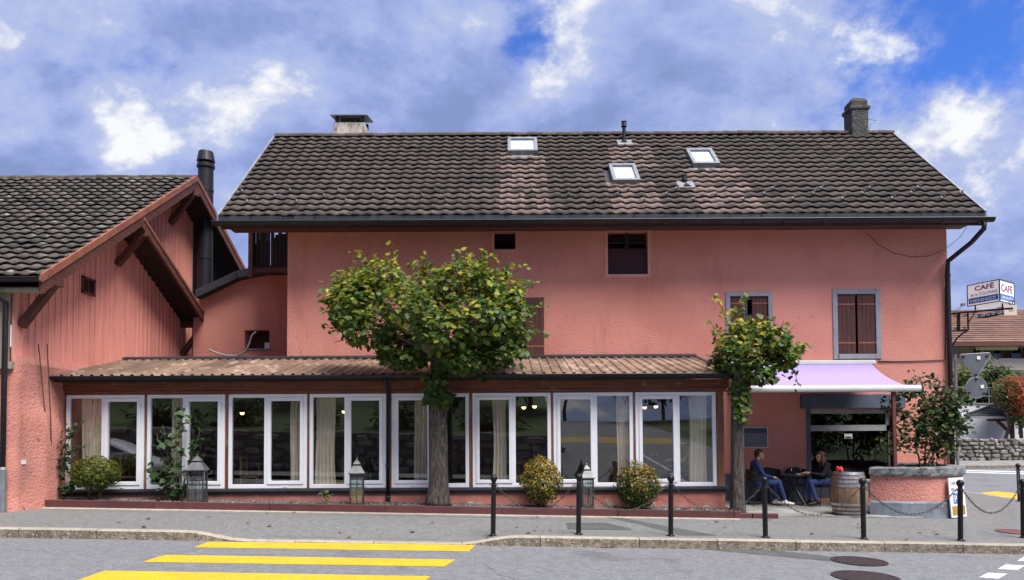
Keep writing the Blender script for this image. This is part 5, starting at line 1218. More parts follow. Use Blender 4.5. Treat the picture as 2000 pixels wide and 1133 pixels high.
def text(body, origin, right, up, size, m, parent, nm='lettering', align='LEFT', fit=None, ext=.002, bold=0):
    cu = bpy.data.curves.new(nm, 'FONT'); cu.body = body; cu.size = 1; cu.extrude = 0; cu.align_x = align; cu.offset = bold
    o = bpy.data.objects.new('t', cu); dg = bpy.context.evaluated_depsgraph_get(); COL.objects.link(o); dg.update()
    me = bpy.data.meshes.new_from_object(o.evaluated_get(bpy.context.evaluated_depsgraph_get())); bpy.data.objects.remove(o)
    right, up = Vector(right).normalized(), Vector(up).normalized(); nrm = right.cross(up)
    xs = [v.co.x for v in me.vertices]; wd = max(xs)-min(xs); sx = (fit/wd if fit else size); x0 = min(xs)
    r = parent
    while r.parent: r = r.parent
    for v in me.vertices: v.co = Vector(origin)+right*(v.co.x-x0)*sx+up*v.co.y*size+nrm*ext-r.location
    me.materials.clear(); me.materials.append(m); q = bpy.data.objects.new(nm, me); COL.objects.link(q); q.parent = parent; return q
text('CAFE RESTAU', spt(.07, .69, .004), U, lean, .10, sign_text, pk, fit=Wd-.10)
text('DE LA COL', spt(.07, .56, .004), U, lean, .10, sign_text, pk, fit=Wd-.16)
text('P', spt(.145, .325, .007), U, lean, .20, sign_white, pk, fit=.095, bold=.02)
# ---- terrace table and chairs
TB = Vector((6.70, 17.6, 0)); tz = G(6.6, 17.6)+.032
tt = root('cafe_table', 'small round black café table between the two guests', 'table', (TB.x, TB.y, tz))
mb = MB(); mb.lathe([(0, .715), (.36, .715), (.365, .72), (.365, .735), (.36, .74), (0, .74)], (0, 0, 0), 32); mb.build('table_top', table_m, tt, local=True)
for k in range(4):
    a = k*math.pi/2+.6; mb = MB(); mb.tube([(math.cos(a)*.30, math.sin(a)*.30, .005), (math.cos(a)*-.18, math.sin(a)*-.18, .71)], .013, 8); mb.build('leg', table_m, tt, local=True)
def chair(loc, rz, label):
    o = root('cafe_chair', label, 'chair', loc, 'black café chairs on the terrace', rz=rz)
    mb = MB(); mb.lathe([(0, .43), (.20, .43), (.225, .44), (.225, .455), (.2, .465), (0, .46)], (0, 0, 0), 24); mb.build('seat', black_wick, o, local=True)
    mb = MB(); n = 16
    for th in (0, .014):
        for z, r, dx in ((.58, .255, -.0), (.70, .265, -.02), (.82, .265, -.045), (.875, .25, -.055)):
            for i in range(n+1):
                a = math.pi+(i/n-.5)*2.5; mb.v.append((dx+(r+th)*math.cos(a), (r+th)*math.sin(a), z-(.10 if z > .8 else 0)*abs(i/n-.5)*1.2))
    m = n+1
    for s in (0, 1):
        for j in range(3):
            for i in range(n): q_ = s*4*m+j*m+i; f = (q_, q_+1, q_+m+1, q_+m); mb.f.append(f); mb.m.append(0)
    mb.build('backrest', black_wick, o, local=True, smooth=True)
    for sx in (-1, 1):
        for sy in (-1, 1): t = MB(); t.tube([(sx*.21+.0, sy*.2, 0), (sx*.17, sy*.17, .44)], .012, 8); t.build('leg', table_m, o, local=True)
        t = MB(); t.tube([(-.22, sx*.20, .45), (-.24, sx*.22, .66), (.10, sx*.26, .66), (.17, sx*.2, .44)], .012, 8); t.build('armrest', table_m, o, local=True)
chair((5.87, 17.6, tz), 0, 'black wicker café chair the man sits on'); chair((7.42, 17.6, tz), math.pi, 'black café chair the woman sits on')
chair((6.42, 18.2, tz), -1.4, 'empty black café chair behind table, beside the dado wall'); chair((7.0, 18.2, tz), -1.7, 'empty black café chair behind table, nearer the shop window'); chair((8.15, 17.9, tz), -1.9, 'empty black café chair before the shop window')
def wineglass(x, y, lab):
    o = root('wine_glass', lab, 'glass', (x, y, tz+.74), 'glasses on the café table'); mb = MB(); mb.lathe([(.034, 0), (.03, .004), (.005, .008), (.004, .09), (.02, .105), (.036, .135), (.036, .17), (.030, .20)], (0, 0, 0), 16); mb.build('glass_bowl', pane_thin, o, local=True, smooth=True)
wineglass(6.60, 17.5, 'stemmed wine glass before the man'); wineglass(6.88, 17.68, 'stemmed wine glass before the woman')
mb = MB(); mb.lathe([(0, 0), (.05, 0), (.055, .03), (.045, .03), (.04, .008), (0, .008)], (6.72, 17.42, tz+.74), 16); tag(mb.build('ashtray', alu), 'small metal ashtray on the café table', 'ashtray')
# ================================================================== people
def capsule(mb, a, b, ra, rb, n=10):
    a, b = Vector(a), Vector(b); d = b-a; L_ = d.length
    if L_ < 1e-5: d = Vector((0, 0, 1))
    d.normalize(); pts, rs = [], []
    for t in (-.999, -.85, -.5, 0): pts.append(a+d*ra*t); rs.append(max(.002, ra*math.sqrt(1-t*t)))
    for t in (0, .5, .85, .999): pts.append(b+d*rb*t); rs.append(max(.002, rb*math.sqrt(1-t*t)))
    if L_ < 1e-5: pts.pop(4); rs.pop(4)
    mb.tube(pts, rs, n)
def ellipsoid(mb, c, r, n=14):
    b0 = len(mb.v); mb.lathe([(max(.001, math.sin(t)), -math.cos(t)) for t in lin(0, math.pi, 11)], (0, 0, 0), n)
    for i in range(b0, len(mb.v)): x, y, z = mb.v[i]; mb.v[i] = (c[0]+x*r[0], c[1]+y*r[1], c[2]+z*r[2])
def hand(S, w, d, side, curl, inward):
    """palm from wrist w along d with four fingers and a thumb"""
    w, d = Vector(w), Vector(d).normalized(); up = Vector((0, 0, 1)); lat = d.cross(up).normalized(); up = lat.cross(d)
    S.append(('skin', w, w+d*.07, .028, .030)); S.append(('skin', w+d*.03+lat*.02, w+d*.085+lat*.026, .017, .014)); S.append(('skin', w+d*.03-lat*.02, w+d*.085-lat*.026, .017, .014))
    for k, ln in ((-1.5, .062), (-.5, .075), (.5, .080), (1.5, .070)):
        r0 = w+d*.09+lat*k*.0185; m = r0+d*ln*.5-up*curl*.3*ln; S.append(('skin', r0, m, .0088, .0082)); S.append(('skin', m, m+d*ln*.38-up*curl*.8*ln*.6, .0082, .0072))
    t0 = w+d*.03+lat*inward*.03; t1 = t0+d*.03+lat*inward*.028-up*.012; S.append(('skin', t0, t1, .0125, .010)); S.append(('skin', t1, t1+d*.03+lat*inward*.004-up*.008, .010, .0085))
def make_person(label, loc, rz, J, colours, hair, hair_m, voxel=.0075, beard=False):
    """J: joints in a frame facing +x; one continuous remeshed body, coloured by region"""
    S = []
    def c(t, a, b, ra, rb): S.append((t, Vector(J[a]), Vector(J[b]), ra, rb))
    P = Vector(J['pelvis']); Cc = Vector(J['chest']); Nk = Vector(J['neck']); Hd = Vector(J['head'])
    for s in (-1, 1):
        S.append(('legs', P+Vector((0, s*.07, 0)), P+Vector((0, s*.075, .02)), .115, .115))
        k, f = 'lr'[s > 0], None
        S.append(('legs', P+Vector((.02, s*.09, -.01)), Vector(J['knee'+k]), .092, .062)); c('legs', 'knee'+k, 'ank'+k, .060, .042)
        an = Vector(J['ank'+k]); fd = Vector(J['foot'+k]); S.append(('shoe', an+Vector((0, 0, -.045))-fd*.05, an+Vector((0, 0, -.055))+fd*.10, .040, .038)); S.append(('shoe', an+Vector((0, 0, -.055))+fd*.08, an+Vector((0, 0, -.068))+fd*.18, .038, .026)); S.append(('shoe', an+Vector((0, 0, .0)), an-Vector((0, 0, .04)), .045, .042))
        sh = Vector(J['sh'+k]); S.append(('top', sh, Vector(J['elb'+k]), .058, .046)); c('top', 'elb'+k, 'wr'+k, .044, .031)
        S.append(('top', Cc+Vector((0, s*.07, .02)), sh, .10, .062)); S.append(('top', Cc+Vector((0, s*.075, -.05)), P+Vector((-.01, s*.06, .14)), .105, .105)); S.append(('top', Nk+Vector((-.01, s*.03, -.02)), sh+Vector((0, -s*.02, .015)), .05, .048))
        d = Vector(J['wr'+k])-Vector(J['elb'+k]); hd = J.get('hand'+k, d); hand(S, Vector(J['wr'+k])+d.normalized()*.01, hd, s, .5, -s if True else s)
    S.append(('top', P+Vector((-.01, 0, .12)), P+Vector((-.01, 0, .03)), .125, .125)); S.append(('top', Cc, P+Vector((0, 0, .12)), .115, .11))
    S.append(('skin', Nk+Vector((-.01, 0, -.03)), Hd+Vector((-.02, 0, -.06)), .054, .052)); S.append(('top', Nk+Vector((-.012, 0, -.03)), Nk+Vector((-.01, 0, .0)), .064, .060))
    yaw = Matrix.Rotation(J.get('yaw', 0), 3, 'Z')
    def h(t, p, q, a, b): S.append((t, Hd+yaw @ Vector(p), Hd+yaw @ Vector(q), a, b))
    h('skin', (.0, 0, .035), (-.02, 0, .03), .083, .085); h('skin', (.035, 0, -.005), (.04, 0, -.045), .066, .052); h('skin', (.055, 0, -.075), (.06, 0, -.082), .040, .036)
    h('skin', (.098, 0, .012), (.116, 0, -.022), .010, .0135); h('skin', (.112, 0, -.026), (.112, 0, -.026), .014, .014); h('lip', (.092, -.012, -.052), (.092, .012, -.052), .0105, .0105)
    h('skin', (.07, -.035, .028), (.07, .035, .028), .026, .026)
    for s in (-1, 1): h('skin', (-.005, s*.078, .01), (-.008, s*.083, -.02), .018, .013); h('eye', (.0905, s*.032, .012), (.0905, s*.032, .012), .0115, .0115)
    mb = MB()
    for t, a, b, ra, rb in S: capsule(mb, a, b, ra, rb)
    me = mb.mesh('tmp', skin); o = bpy.data.objects.new('tmp', me); COL.objects.link(o)
    m = o.modifiers.new('r', 'REMESH'); m.mode = 'VOXEL'; m.voxel_size = voxel; m2 = o.modifiers.new('s', 'SMOOTH'); m2.factor = .5; m2.iterations = 3
    dg = bpy.context.evaluated_depsgraph_get(); dg.update(); body = bpy.data.meshes.new_from_object(o.evaluated_get(dg)); bpy.data.objects.remove(o)
    order = ['skin', 'top', 'legs', 'shoe', 'lip', 'eye']; body.materials.clear()
    for k in order: body.materials.append(colours[k])
    cen = np.empty(len(body.polygons)*3); body.polygons.foreach_get('center', cen); cen = cen.reshape(-1, 3)
    best = np.full(len(cen), 1e9); idx = np.zeros(len(cen), int)
    for t, a, b, ra, rb in S:
        a_, b_ = np.array(a), np.array(b); d = b_-a_; L2 = max(d.dot(d), 1e-9); u = np.clip(((cen-a_) @ d)/L2, 0, 1)
        dist = np.linalg.norm(cen-(a_+u[:, None]*d), axis=1)-(ra+(rb-ra)*u)-(.004 if t in ('eye', 'lip', 'shoe') else 0)
        k = dist < best; best[k] = dist[k]; idx[k] = order.index(t)
    body.polygons.foreach_set('material_index', idx.tolist()); body.polygons.foreach_set('use_smooth', [True]*len(cen)); body.update()
    p = bpy.data.objects.new('person', body); COL.objects.link(p); p.location = loc; p.rotation_euler.z = rz; tag(p, label, 'person')
    hm = MB(); hair(hm, Hd, yaw); hb = hm.mesh('hair', hair_m); ho = bpy.data.objects.new('hair', hb); COL.objects.link(ho)
    m = ho.modifiers.new('r', 'REMESH'); m.mode = 'VOXEL'; m.voxel_size = .007; ho.modifiers.new('s', 'SMOOTH').iterations = 2
    for q in hb.polygons: q.use_smooth = True
    ho.parent = p; return p
def hair_short(mb, Hd, yaw):
    def c(p, q, a, b): capsule(mb, Hd+yaw @ Vector(p), Hd+yaw @ Vector(q), a, b, 12)
    c((-.015, 0, .062), (-.035, 0, .045), .086, .088); c((-.055, 0, .02), (-.065, 0, -.03), .066, .045); c((.045, -.03, .088), (.045, .03, .088), .034, .034)
    for s in (-1, 1): c((-.01, s*.052, .04), (-.025, s*.056, .0), .035, .028)
def hair_long(mb, Hd, yaw):
    def c(p, q, a, b): capsule(mb, Hd+yaw @ Vector(p), Hd+yaw @ Vector(q), a, b, 12)
    c((-.012, 0, .055), (-.03, 0, .045), .090, .092); c((-.055, 0, .03), (-.085, 0, -.20), .075, .060); c((-.085, 0, -.18), (-.075, 0, -.30), .058, .03)
    for s in (-1, 1): c((.0, s*.062, .035), (-.005, s*.082, -.10), .036, .034); c((-.005, s*.082, -.10), (-.02, s*.085, -.24), .034, .018); c((-.04, s*.06, -.05), (-.05, s*.065, -.26), .045, .03)
man = dict(pelvis=(-.06, 0, .55), chest=(-.10, 0, .92), neck=(-.06, 0, 1.08), head=(.0, 0, 1.205), shl=(-.10, -.185, 1.00), shr=(-.10, .185, 1.00), elbl=(.02, -.25, .74), elbr=(.0, .25, .74), wrl=(.25, -.14, .685), wrr=(.24, .14, .685),
    kneel=(.42, -.11, .575), kneer=(.40, .13, .57), ankl=(.56, -.11, .125), ankr=(.42, .13, .115), footl=(1, -.15, 0), footr=(1, .2, 0), handl=(1, .25, -.12), handr=(1, -.3, -.12), yaw=-.12)
mc = dict(skin=skin, top=shirt_blue, legs=jeans, shoe=shoe_white, lip=mat('lip', (.33, .13, .11), None, rough=.5), eye=hair_dk)
make_person('dark haired man in blue jacket, jeans and white shoes sitting at café table', (5.87, 17.6, tz), 0, man, mc, hair_short, hair_dk)
woman = dict(pelvis=(-.04, 0, .55), chest=(-.01, 0, .88), neck=(.035, 0, 1.04), head=(.09, 0, 1.155), shl=(-.01, -.165, .96), shr=(-.01, .165, .96), elbl=(.16, -.22, .74), elbr=(.14, .22, .73), wrl=(.38, -.08, .775), wrr=(.36, .08, .775),
    kneel=(.40, -.09, .56), kneer=(.38, .10, .56), ankl=(.33, -.09, .115), ankr=(.25, .10, .115), footl=(1, -.1, 0), footr=(1, .15, 0), handl=(1, .35, .0), handr=(1, -.35, .0), yaw=.1)
wc = dict(skin=skin, top=sweater, legs=jeans, shoe=shoe_black, lip=MT['lip'], eye=hair_dk)
make_person('woman with long brown hair in black sweater and jeans sitting at café table', (7.42, 17.6, tz), math.pi, woman, wc, hair_long, hair_br)
# guest inside the veranda
inside = dict(man); inside.update(elbl=(.16, -.24, .76), elbr=(.16, .24, .76), wrl=(.38, -.10, .79), wrr=(.38, .10, .79), ankl=(.40, -.11, .115), ankr=(.38, .13, .115), chest=(-.0, 0, .90), neck=(.06, 0, 1.05), head=(.14, 0, 1.16), shl=(.02, -.185, .98), shr=(.02, .185, .98))
ic = dict(mc); ic.update(top=lime_top, legs=sweater, shoe=shoe_black)
make_person('guest in lime yellow jacket seated behind the veranda end window', (3.98, 16.75, .30), math.pi, inside, ic, hair_short, hair_dk, voxel=.01)
def inner_table(x, y, lab):
    o = root('dining_table', lab, 'table', (x, y, .30), 'tables inside the veranda'); mb = MB(); mb.box(-.4, .4, -.35, .35, .72, .75); mb.build('table_top', inner_wood, o, local=True, bevel=.006)
    for sx in (-1, 1):
        for sy in (-1, 1): t = MB(); t.box(sx*.35-.025, sx*.35+.025, sy*.3-.025, sy*.3+.025, 0, .72); t.build('leg', inner_wood, o, local=True)
def inner_chair(x, y, rz, lab):
    o = root('dining_chair', lab, 'chair', (x, y, .30), 'chairs inside the veranda', rz=rz); mb = MB(); mb.box(-.2, .2, -.2, .2, .43, .47); mb.build('seat', oak, o, local=True, bevel=.01)
    for sx in (-1, 1):
        for sy in (-1, 1): t = MB(); t.box(sx*.18-.018, sx*.18+.018, sy*.18-.018, sy*.18+.018, 0, .43); t.build('leg', oak, o, local=True)
    for z in (.62, .75, .88): t = MB(); t.box(-.2, -.175, -.17, .17, z-.03, z+.03); t.build('back_slat', oak, o, local=True)
    for s in (-1, 1): t = MB(); t.box(-.205, -.17, s*.19-.018, s*.19+.018, .47, .93); t.build('back_post', oak, o, local=True)
for x, n_ in ((-8.0, 'first'), (-5.3, 'second'), (-3.0, 'third'), (-.2, 'fourth'), (3.1, 'last')):
    inner_table(x, 16.85, f'dark wooden dining table inside veranda, {n_} from the barn')
    inner_chair(x-.62, 16.85, 0, f'wooden dining chair at barn side of the {n_} veranda table')
    inner_chair(x+.62 if n_ != 'last' else 3.98, 16.85 if n_ != 'last' else 16.75, math.pi, f'wooden dining chair at terrace side of the {n_} veranda table')
for k, (dx, dy) in enumerate(((-.15, -.1), (.05, -.15), (.2, .0))):
    o = root('wine_glass', 'empty wine glass on the last veranda table', 'glass', (3.1+dx, 16.85+dy, 1.05), 'glasses on the last veranda table'); mb = MB(); mb.lathe([(.034, 0), (.005, .008), (.004, .09), (.036, .135), (.036, .17), (.030, .20)], (0, 0, 0), 14); mb.build('glass_bowl', pane_thin, o, local=True, smooth=True)

# ================================================================== hanging café sign
sign_glow = mat('sign_glow_white', (.74, .72, .74), None, rough=.4); sign_glow.node_tree.nodes['Principled BSDF'].inputs['Emission Color'].default_value = (1, .97, 1, 1); sign_glow.node_tree.nodes['Principled BSDF'].inputs['Emission Strength'].default_value = .13  # weak glow added to whiten sign faces that get no sun
cs = root('cafe_sign', 'white box sign reading CAFÉ with added glow, on an iron wall bracket', 'sign', (11.2, 18.9, 3.9))
E0, E1, E2 = at(1953, 588, 18.0), at(1890, 596, 18.75), at(1981, 589, 18.5); zt, zb_ = at(1953, 546, 18.0).z, E0.z
v1 = Vector((E1.x-E0.x, E1.y-E0.y, 0)); v2 = Vector((E2.x-E0.x, E2.y-E0.y, 0)); E0 = Vector((E0.x, E0.y, 0))
mb = MB(); mb.prism([E0+Vector((0, 0, zb_)), E0+v2+Vector((0, 0, zb_)), E0+v1+v2+Vector((0, 0, zb_)), E0+v1+Vector((0, 0, zb_))], (0, 0, zt-zb_)); mb.build('sign_box', sign_glow, cs)
hS = zt-zb_
def face(o0, R_, w):
    R_ = R_.normalized(); up = Vector((0, 0, 1)); n = R_.cross(up)
    def q(u0, u1, v0, v1_, m, nm, d=.004):
        mb = MB(); a = o0+n*d; mb.add([a+R_*u0+up*v0, a+R_*u1+up*v0, a+R_*u1+up*v1_, a+R_*u0+up*v1_], [(0, 1, 2, 3)]); mb.build(nm, m, cs)
    q(.04*w, .96*w, .09*hS, .36*hS, sign_blue, 'blue_band')
    fr_ = MB(); up_ = up
    for u0, u1, a, b in ((0, w, -.012, .008), (0, w, hS-.008, hS+.012), (-.008, .012, 0, hS), (w-.012, w+.008, 0, hS)):
        fr_.add([o0+n*.010+R_*u0+up*a, o0+n*.010+R_*u1+up*a, o0+n*.010+R_*u1+up*b, o0+n*.010+R_*u0+up*b, o0-n*.004+R_*u0+up*a, o0-n*.004+R_*u1+up*a, o0-n*.004+R_*u1+up*b, o0-n*.004+R_*u0+up*b], [(0, 1, 2, 3), (0, 4, 5, 1), (1, 5, 6, 2), (2, 6, 7, 3), (3, 7, 4, 0)])
    fr_.build('sign_frame', dark_metal, cs)
    text('HENNIEZ', o0+R_*(.10*w)+up*.14*hS+n*.004, R_, up, .20*hS, sign_white, cs, fit=.80*w, ext=.004, bold=.02)
    return q, n, up, R_
w1 = v1.length; f1 = E0+v1+Vector((0, 0, zb_)); q_, n1, up1, R1 = face(f1, -v1, w1)
text('CAFÉ', f1+R1*(.24*w1)+up1*.68*hS+n1*.004, R1, up1, .30*hS, sign_red, cs, fit=.60*w1, bold=.03)
text('de la COLONNE', f1+R1*(.10*w1)+up1*.43*hS+n1*.004, R1, up1, .20*hS, sign_red, cs, fit=.84*w1, bold=.012)
w2 = v2.length; f2_ = E0+Vector((0, 0, zb_)); q_, n2, up2, R2 = face(f2_, v2, w2)
text('CAFÉ', f2_+R2*(.10*w2)+up2*.50*hS+n2*.004, R2, up2, .46*hS, sign_red, cs, fit=.78*w2, bold=.012)
b0, b1 = Vector((11.06, 18.85, at(1858, 614, 18.85).z)), at(1978, 602, 18.3)
mb = MB(); mb.bar(b0, b1, .03, .045); mb.build('bracket_bar', black_paint, cs)
for px, Y in ((1905, 18.55), (1958, 18.35)): a = at(px, 606, Y); t = MB(); t.bar(a, (a.x, a.y, zb_-.0), .025, .025); t.build('hanger', black_paint, cs)
c0, c1 = Vector((11.06, 18.85, at(1858, 648, 18.85).z)), at(1891, 645, 18.7)
mb = MB(); mb.bar(c0, c1, .03, .035).bar(c1, (c1.x, c1.y, at(1891, 611, 18.7).z), .03, .03).bar(at(1872, 648, 18.8), at(1872, 612, 18.8), .06, .06).bar(at(1892, 630, 18.7), at(1905, 608, 18.6), .022, .022); mb.build('bracket_stay', black_paint, cs)
mb = MB(); mb.tube([at(1860, 676, 18.9), at(1868, 662, 18.85), at(1880, 651, 18.75), at(1890, 646, 18.7)], .022, 8); mb.build('curved_brace', black_paint, cs)
def scroll(px, py, Y, r, turns, s, nm='scroll'):
    c = at(px, py, Y); mb = MB(); pts = []
    for i in range(22): t = i/21; a = s*t*turns*2*math.pi; rr_ = r*(1-.75*t); pts.append(c+Vector((rr_*math.cos(a), 0, rr_*math.sin(a))))
    mb.tube(pts, .009, 6); mb.build(nm, black_paint, cs)
scroll(1975, 592, 18.3, .085, 1.3, 1); scroll(1974, 604, 18.3, .06, 1.2, -1); scroll(1865, 616, 18.85, .05, 1.2, -1); scroll(1884, 617, 18.75, .05, 1.2, 1); scroll(1866, 642, 18.85, .04, 1.2, 1); scroll(1884, 640, 18.72, .04, 1.2, -1)
g0, g1 = at(1906, 622, 18.55), at(1962, 612, 18.35); dd = (g1-g0); mb = MB()
for k in range(24):
    t0, t1 = k/24, (k+1)/24
    def e(t, u): return g0+dd*t+Vector((0, 0, .05+u+.035*abs(math.sin(t*3*math.pi))))
    def e2(t): return g0+dd*t+Vector((0, 0, -.035-.03*math.sin(t*math.pi)+.03))
    mb.add([e2(t0), e2(t1), e(t1, 0), e(t0, 0)], [(0, 1, 2, 3)]); 
mb.build('scalloped_plate', black_paint, cs)
text('0 100 20 20 100 0', g0+Vector((0, -.012, .01)), dd, (0, 0, 1), .085, sign_white, cs, fit=dd.length, ext=.012, bold=.02)
t = MB(); p = at(1881, 595, 18.7); t.box(p.x-.045, p.x+.045, p.y-.04, p.y+.04, p.z-.03, p.z+.03); t.tube([p, at(1874, 603, 18.75), at(1862, 610, 18.85)], .008, 6); t.build('spotlight', galv, cs)
# ================================================================== traffic signs seen from behind
rs = root('traffic_sign', 'grey back of triangular and round traffic signs on one pole', 'sign', (at(1867, 900, 20).x, 20, G(12, 20)))
px_ = at(1867, 760, 20).x; mb = MB(); mb.lathe([(.038, -.1), (.038, at(1867, 692, 20).z)], (px_, 20, 0), 12); mb.build('pole', galv, rs, smooth=True)
tp = [at(1873, 694, 19.9), at(1936, 690, 19.9), at(1906, 740, 19.9)]; ctr = sum(tp, Vector())/3; rim = MB(); pl_ = []
for i, c in enumerate(tp):                     # rounded corners
    for a in (-.5, 0, .5):
        d = (c-ctr).normalized(); d2 = Matrix.Rotation(a*1.4, 3, 'Y') @ d; pl_.append(c-d*.09+d2*.06)
mb = MB(); mb.prism([ctr+(v-ctr)*.93+Vector((0, -.012, 0)) for v in pl_], (0, .012, 0)); tri = mb.build('triangle_plate', sign_grey, rs)
rim.tube(pl_, .016, 8, closed=True); rim.build('rim', galv, tri)
cc = at(1907, 757, 19.9); mb = MB(); n = 32
mb.prism([cc+Vector((math.cos(t)*.285, -.012, math.sin(t)*.285)) for t in lin(0, 2*math.pi, n+1)[:-1]], (0, .012, 0)); dsc = mb.build('round_plate', sign_grey, rs)
mb = MB(); mb.tube([cc+Vector((math.cos(t)*.285, 0, math.sin(t)*.285)) for t in lin(0, 2*math.pi, n+1)[:-1]], .014, 8, closed=True); mb.build('rim', galv, dsc)
for (a, b), par in (((1911, 699), tri), ((1918, 755), dsc)):
    p = at(a, b, 19.88); mb = MB(); mb.box(p.x-.045, p.x+.045, 19.868, 19.872, p.z-.045, p.z+.045); mb.build('sticker', sticker, par)
for a, b in ((1881, 697), (1928, 695), (1906, 732)): p = at(a, b, 19.88); mb = MB(); mb.box(p.x-.04, p.x+.04, 19.86, 19.885, p.z-.015, p.z+.015); mb.build('clamp', dark_metal, tri)
for a, b in ((1893, 767), (1922, 768), (1907, 740)): p = at(a, b, 19.88); mb = MB(); mb.box(p.x-.03, p.x+.03, 19.86, 19.885, p.z-.02, p.z+.02); mb.build('clamp', dark_metal, dsc)
for b, xe in ((708, 1880), (756, 1890)): a = at(1867, b, 19.97); e = at(xe, b, 19.93); mb = MB(); mb.bar(a, e, .03, .03); mb.build('arm', galv, rs)

# ================================================================== background on the right
def zfar(x, y=43.0): return G(x, y)
gw = rubble('garden_wall', 'low rubble stone wall across the side street', 21.5, 35, 43.2, lambda x: zfar(x)-.02, 1.30, 6, .40, .5)
# white garden wall / gable behind it
wb = root('white_wall', 'plain white rendered wall behind the rubble stone wall', 'wall', (27, 46, 0)); a, b = at(1862, 790, 46), at(1962, 860, 46)
mb = MB(); mb.box(a.x-3, b.x+4, 46, 46.3, 0, a.z); mb.build('wall_face', plaster_white, wb)
mb = MB(); mb.box(a.x-3, b.x+4.05, 45.95, 46.35, a.z, a.z+.08); mb.build('coping', concrete, wb)
# carport roof
cp = root('carport', 'small carport with dark tiled roof and brown timber brace', 'carport', (28, 44, 0))
YP0, YP1 = 44.2, 45.9; L0, R0, T0 = at(1884, 813, YP0), at(2030, 812, YP0), at(1951, 790, YP1)
for k in range(5):
    t0, t1 = k/5, (k+1)/5; t = MB(); z0, z1 = L0.z+(T0.z-L0.z)*t0, L0.z+(T0.z-L0.z)*t1; y0, y1 = YP0+(YP1-YP0)*t0, YP0+(YP1-YP0)*t1; xl0, xl1 = L0.x+(T0.x-L0.x)*t0, L0.x+(T0.x-L0.x)*t1
    t.add([(xl0, y0, z0+.06), (R0.x, y0, z0+.06), (R0.x, y1, z1+.02), (xl1, y1, z1+.02), (xl0, y0, z0-.02), (R0.x, y0, z0-.02), (R0.x, y1, z1-.04), (xl1, y1, z1-.04)], [(0, 1, 2, 3), (7, 6, 5, 4), (0, 4, 5, 1), (1, 5, 6, 2), (2, 6, 7, 3), (3, 7, 4, 0)]); t.build('tile_course', slate, cp)
mb = MB(); mb.bar((L0.x, YP0-.03, L0.z+.03), (T0.x, YP1, T0.z+.09), .16, .14); mb.build('hip_tile', slate, cp)
mb = MB(); mb.box(L0.x, R0.x, YP0-.10, YP0-.02, L0.z-.16, L0.z-.01); mb.build('eave_board', zinc_edge, cp)
mb = MB(); p = at(1976, 818, 44.6); mb.box(p.x-.09, p.x+.09, 44.5, 44.68, .3, L0.z-.16); mb.build('post', beam_brown, cp)
a, b = at(1948, 822, 44.55), at(1974, 846, 44.55); mb = MB(); mb.bar(a, b, .14, .16); mb.bar((a.x-.6, 44.55, L0.z-.22), (R0.x, 44.55, L0.z-.22), .14, .16); mb.build('brace', beam_brown, cp)
# house
HY = 52.0; hs = root('neighbour_house', 'cream neighbouring house with broad brown tiled roof and balcony', 'house', (42, HY, 1))
ez = at(1900, 672, HY).z; hx0 = at(1846, 700, HY).x; rz_ = at(1960, 604, HY+6).z
mb = MB(); mb.box(hx0, hx0+22, HY+1.6, HY+11, 0, ez); mb.build('wall', cream, hs)
bz0, bz1 = at(1950, 727, HY).z, at(1950, 700, HY).z; mb = MB(); mb.box(hx0-.5, at(1978, 710, HY).x, HY, HY+.18, bz0, bz1).box(at(1978, 710, HY).x+.02, hx0+20, HY+.02, HY+.20, bz0+.15, bz1-.02).box(hx0-.5, hx0+20, HY+.2, HY+1.6, bz0, bz0+.2); mb.build('balcony', cream, hs)
for k in range(7):
    x = at(1900+k*19, 690, HY+1.55).x; t = MB(); t.box(x, x+.62, HY+1.5, HY+1.58, bz1-.6, ez-.15); f = t.build('window', shutter_m if k % 2 else car_dark, hs)
    t = MB(); t.box(x-.07, x, HY+1.45, HY+1.58, bz1-.6, ez-.15); t.box(x+.62, x+.69, HY+1.45, HY+1.58, bz1-.6, ez-.15); t.build('frame', cream, f)
ry = HY+6.5; hl = hx0-1.3; hr = hx0+24
mb = MB(); rf_a = [(hl, HY-.8, ez), (hr, HY-.8, ez), (hr-4, ry, rz_), (hl+5.2, ry, rz_), (hl, HY+13.8, ez), (hr, HY+13.8, ez)]
mb.add(rf_a+[(x, y, z-.2) for x, y, z in rf_a], [(0, 1, 2, 3), (4, 0, 3), (1, 5, 2), (5, 4, 3, 2), (6, 7, 1, 0), (10, 6, 0, 4), (7, 11, 5, 1)]); hroof = mb.build('roof', tile_far, hs)
n = 17
for k in range(n):
    t0, t1 = k/n, (k+1)/n
    def L1(t, s): return Vector(rf_a[0 if s == 0 else 1]).lerp(Vector(rf_a[3 if s == 0 else 2]), t)
    a, b, c, d = L1(t0, 0), L1(t0, 1), L1(t1+.01, 1), L1(t1+.01, 0); u = Vector((0, -.03, .09)); t = MB(); t.add([a+u, b+u, c+u*.3, d+u*.3, a, b], [(0, 1, 2, 3), (4, 5, 1, 0)]); t.build('tile_course', tile_far, hroof)
mb = MB(); mb.box(hl, hr, HY-.95, HY-.8, ez-.25, ez+.03); mb.build('fascia', beam_brown, hs)
for a_, b_ in ((1911, 642), (1976, 627)):
    p = Vector(L1((b_-672)/(604-672)*.8, 0)); c = at(a_, b_, HY+2.4+(672-b_)*.06); t = MB(); t.obox(c, (.45, 0, 0), Vector((0, .75, .62))*.6, Vector((0, -.62, .75))*.06); t.build('skylight', sky_pane, hs)
c = at(1967, 612, HY+5.5); mb = MB(); mb.box(c.x-.5, c.x+.5, c.y-.4, c.y+.4, c.z-1.6, c.z+.6); mb.build('chimney', cream, hs)
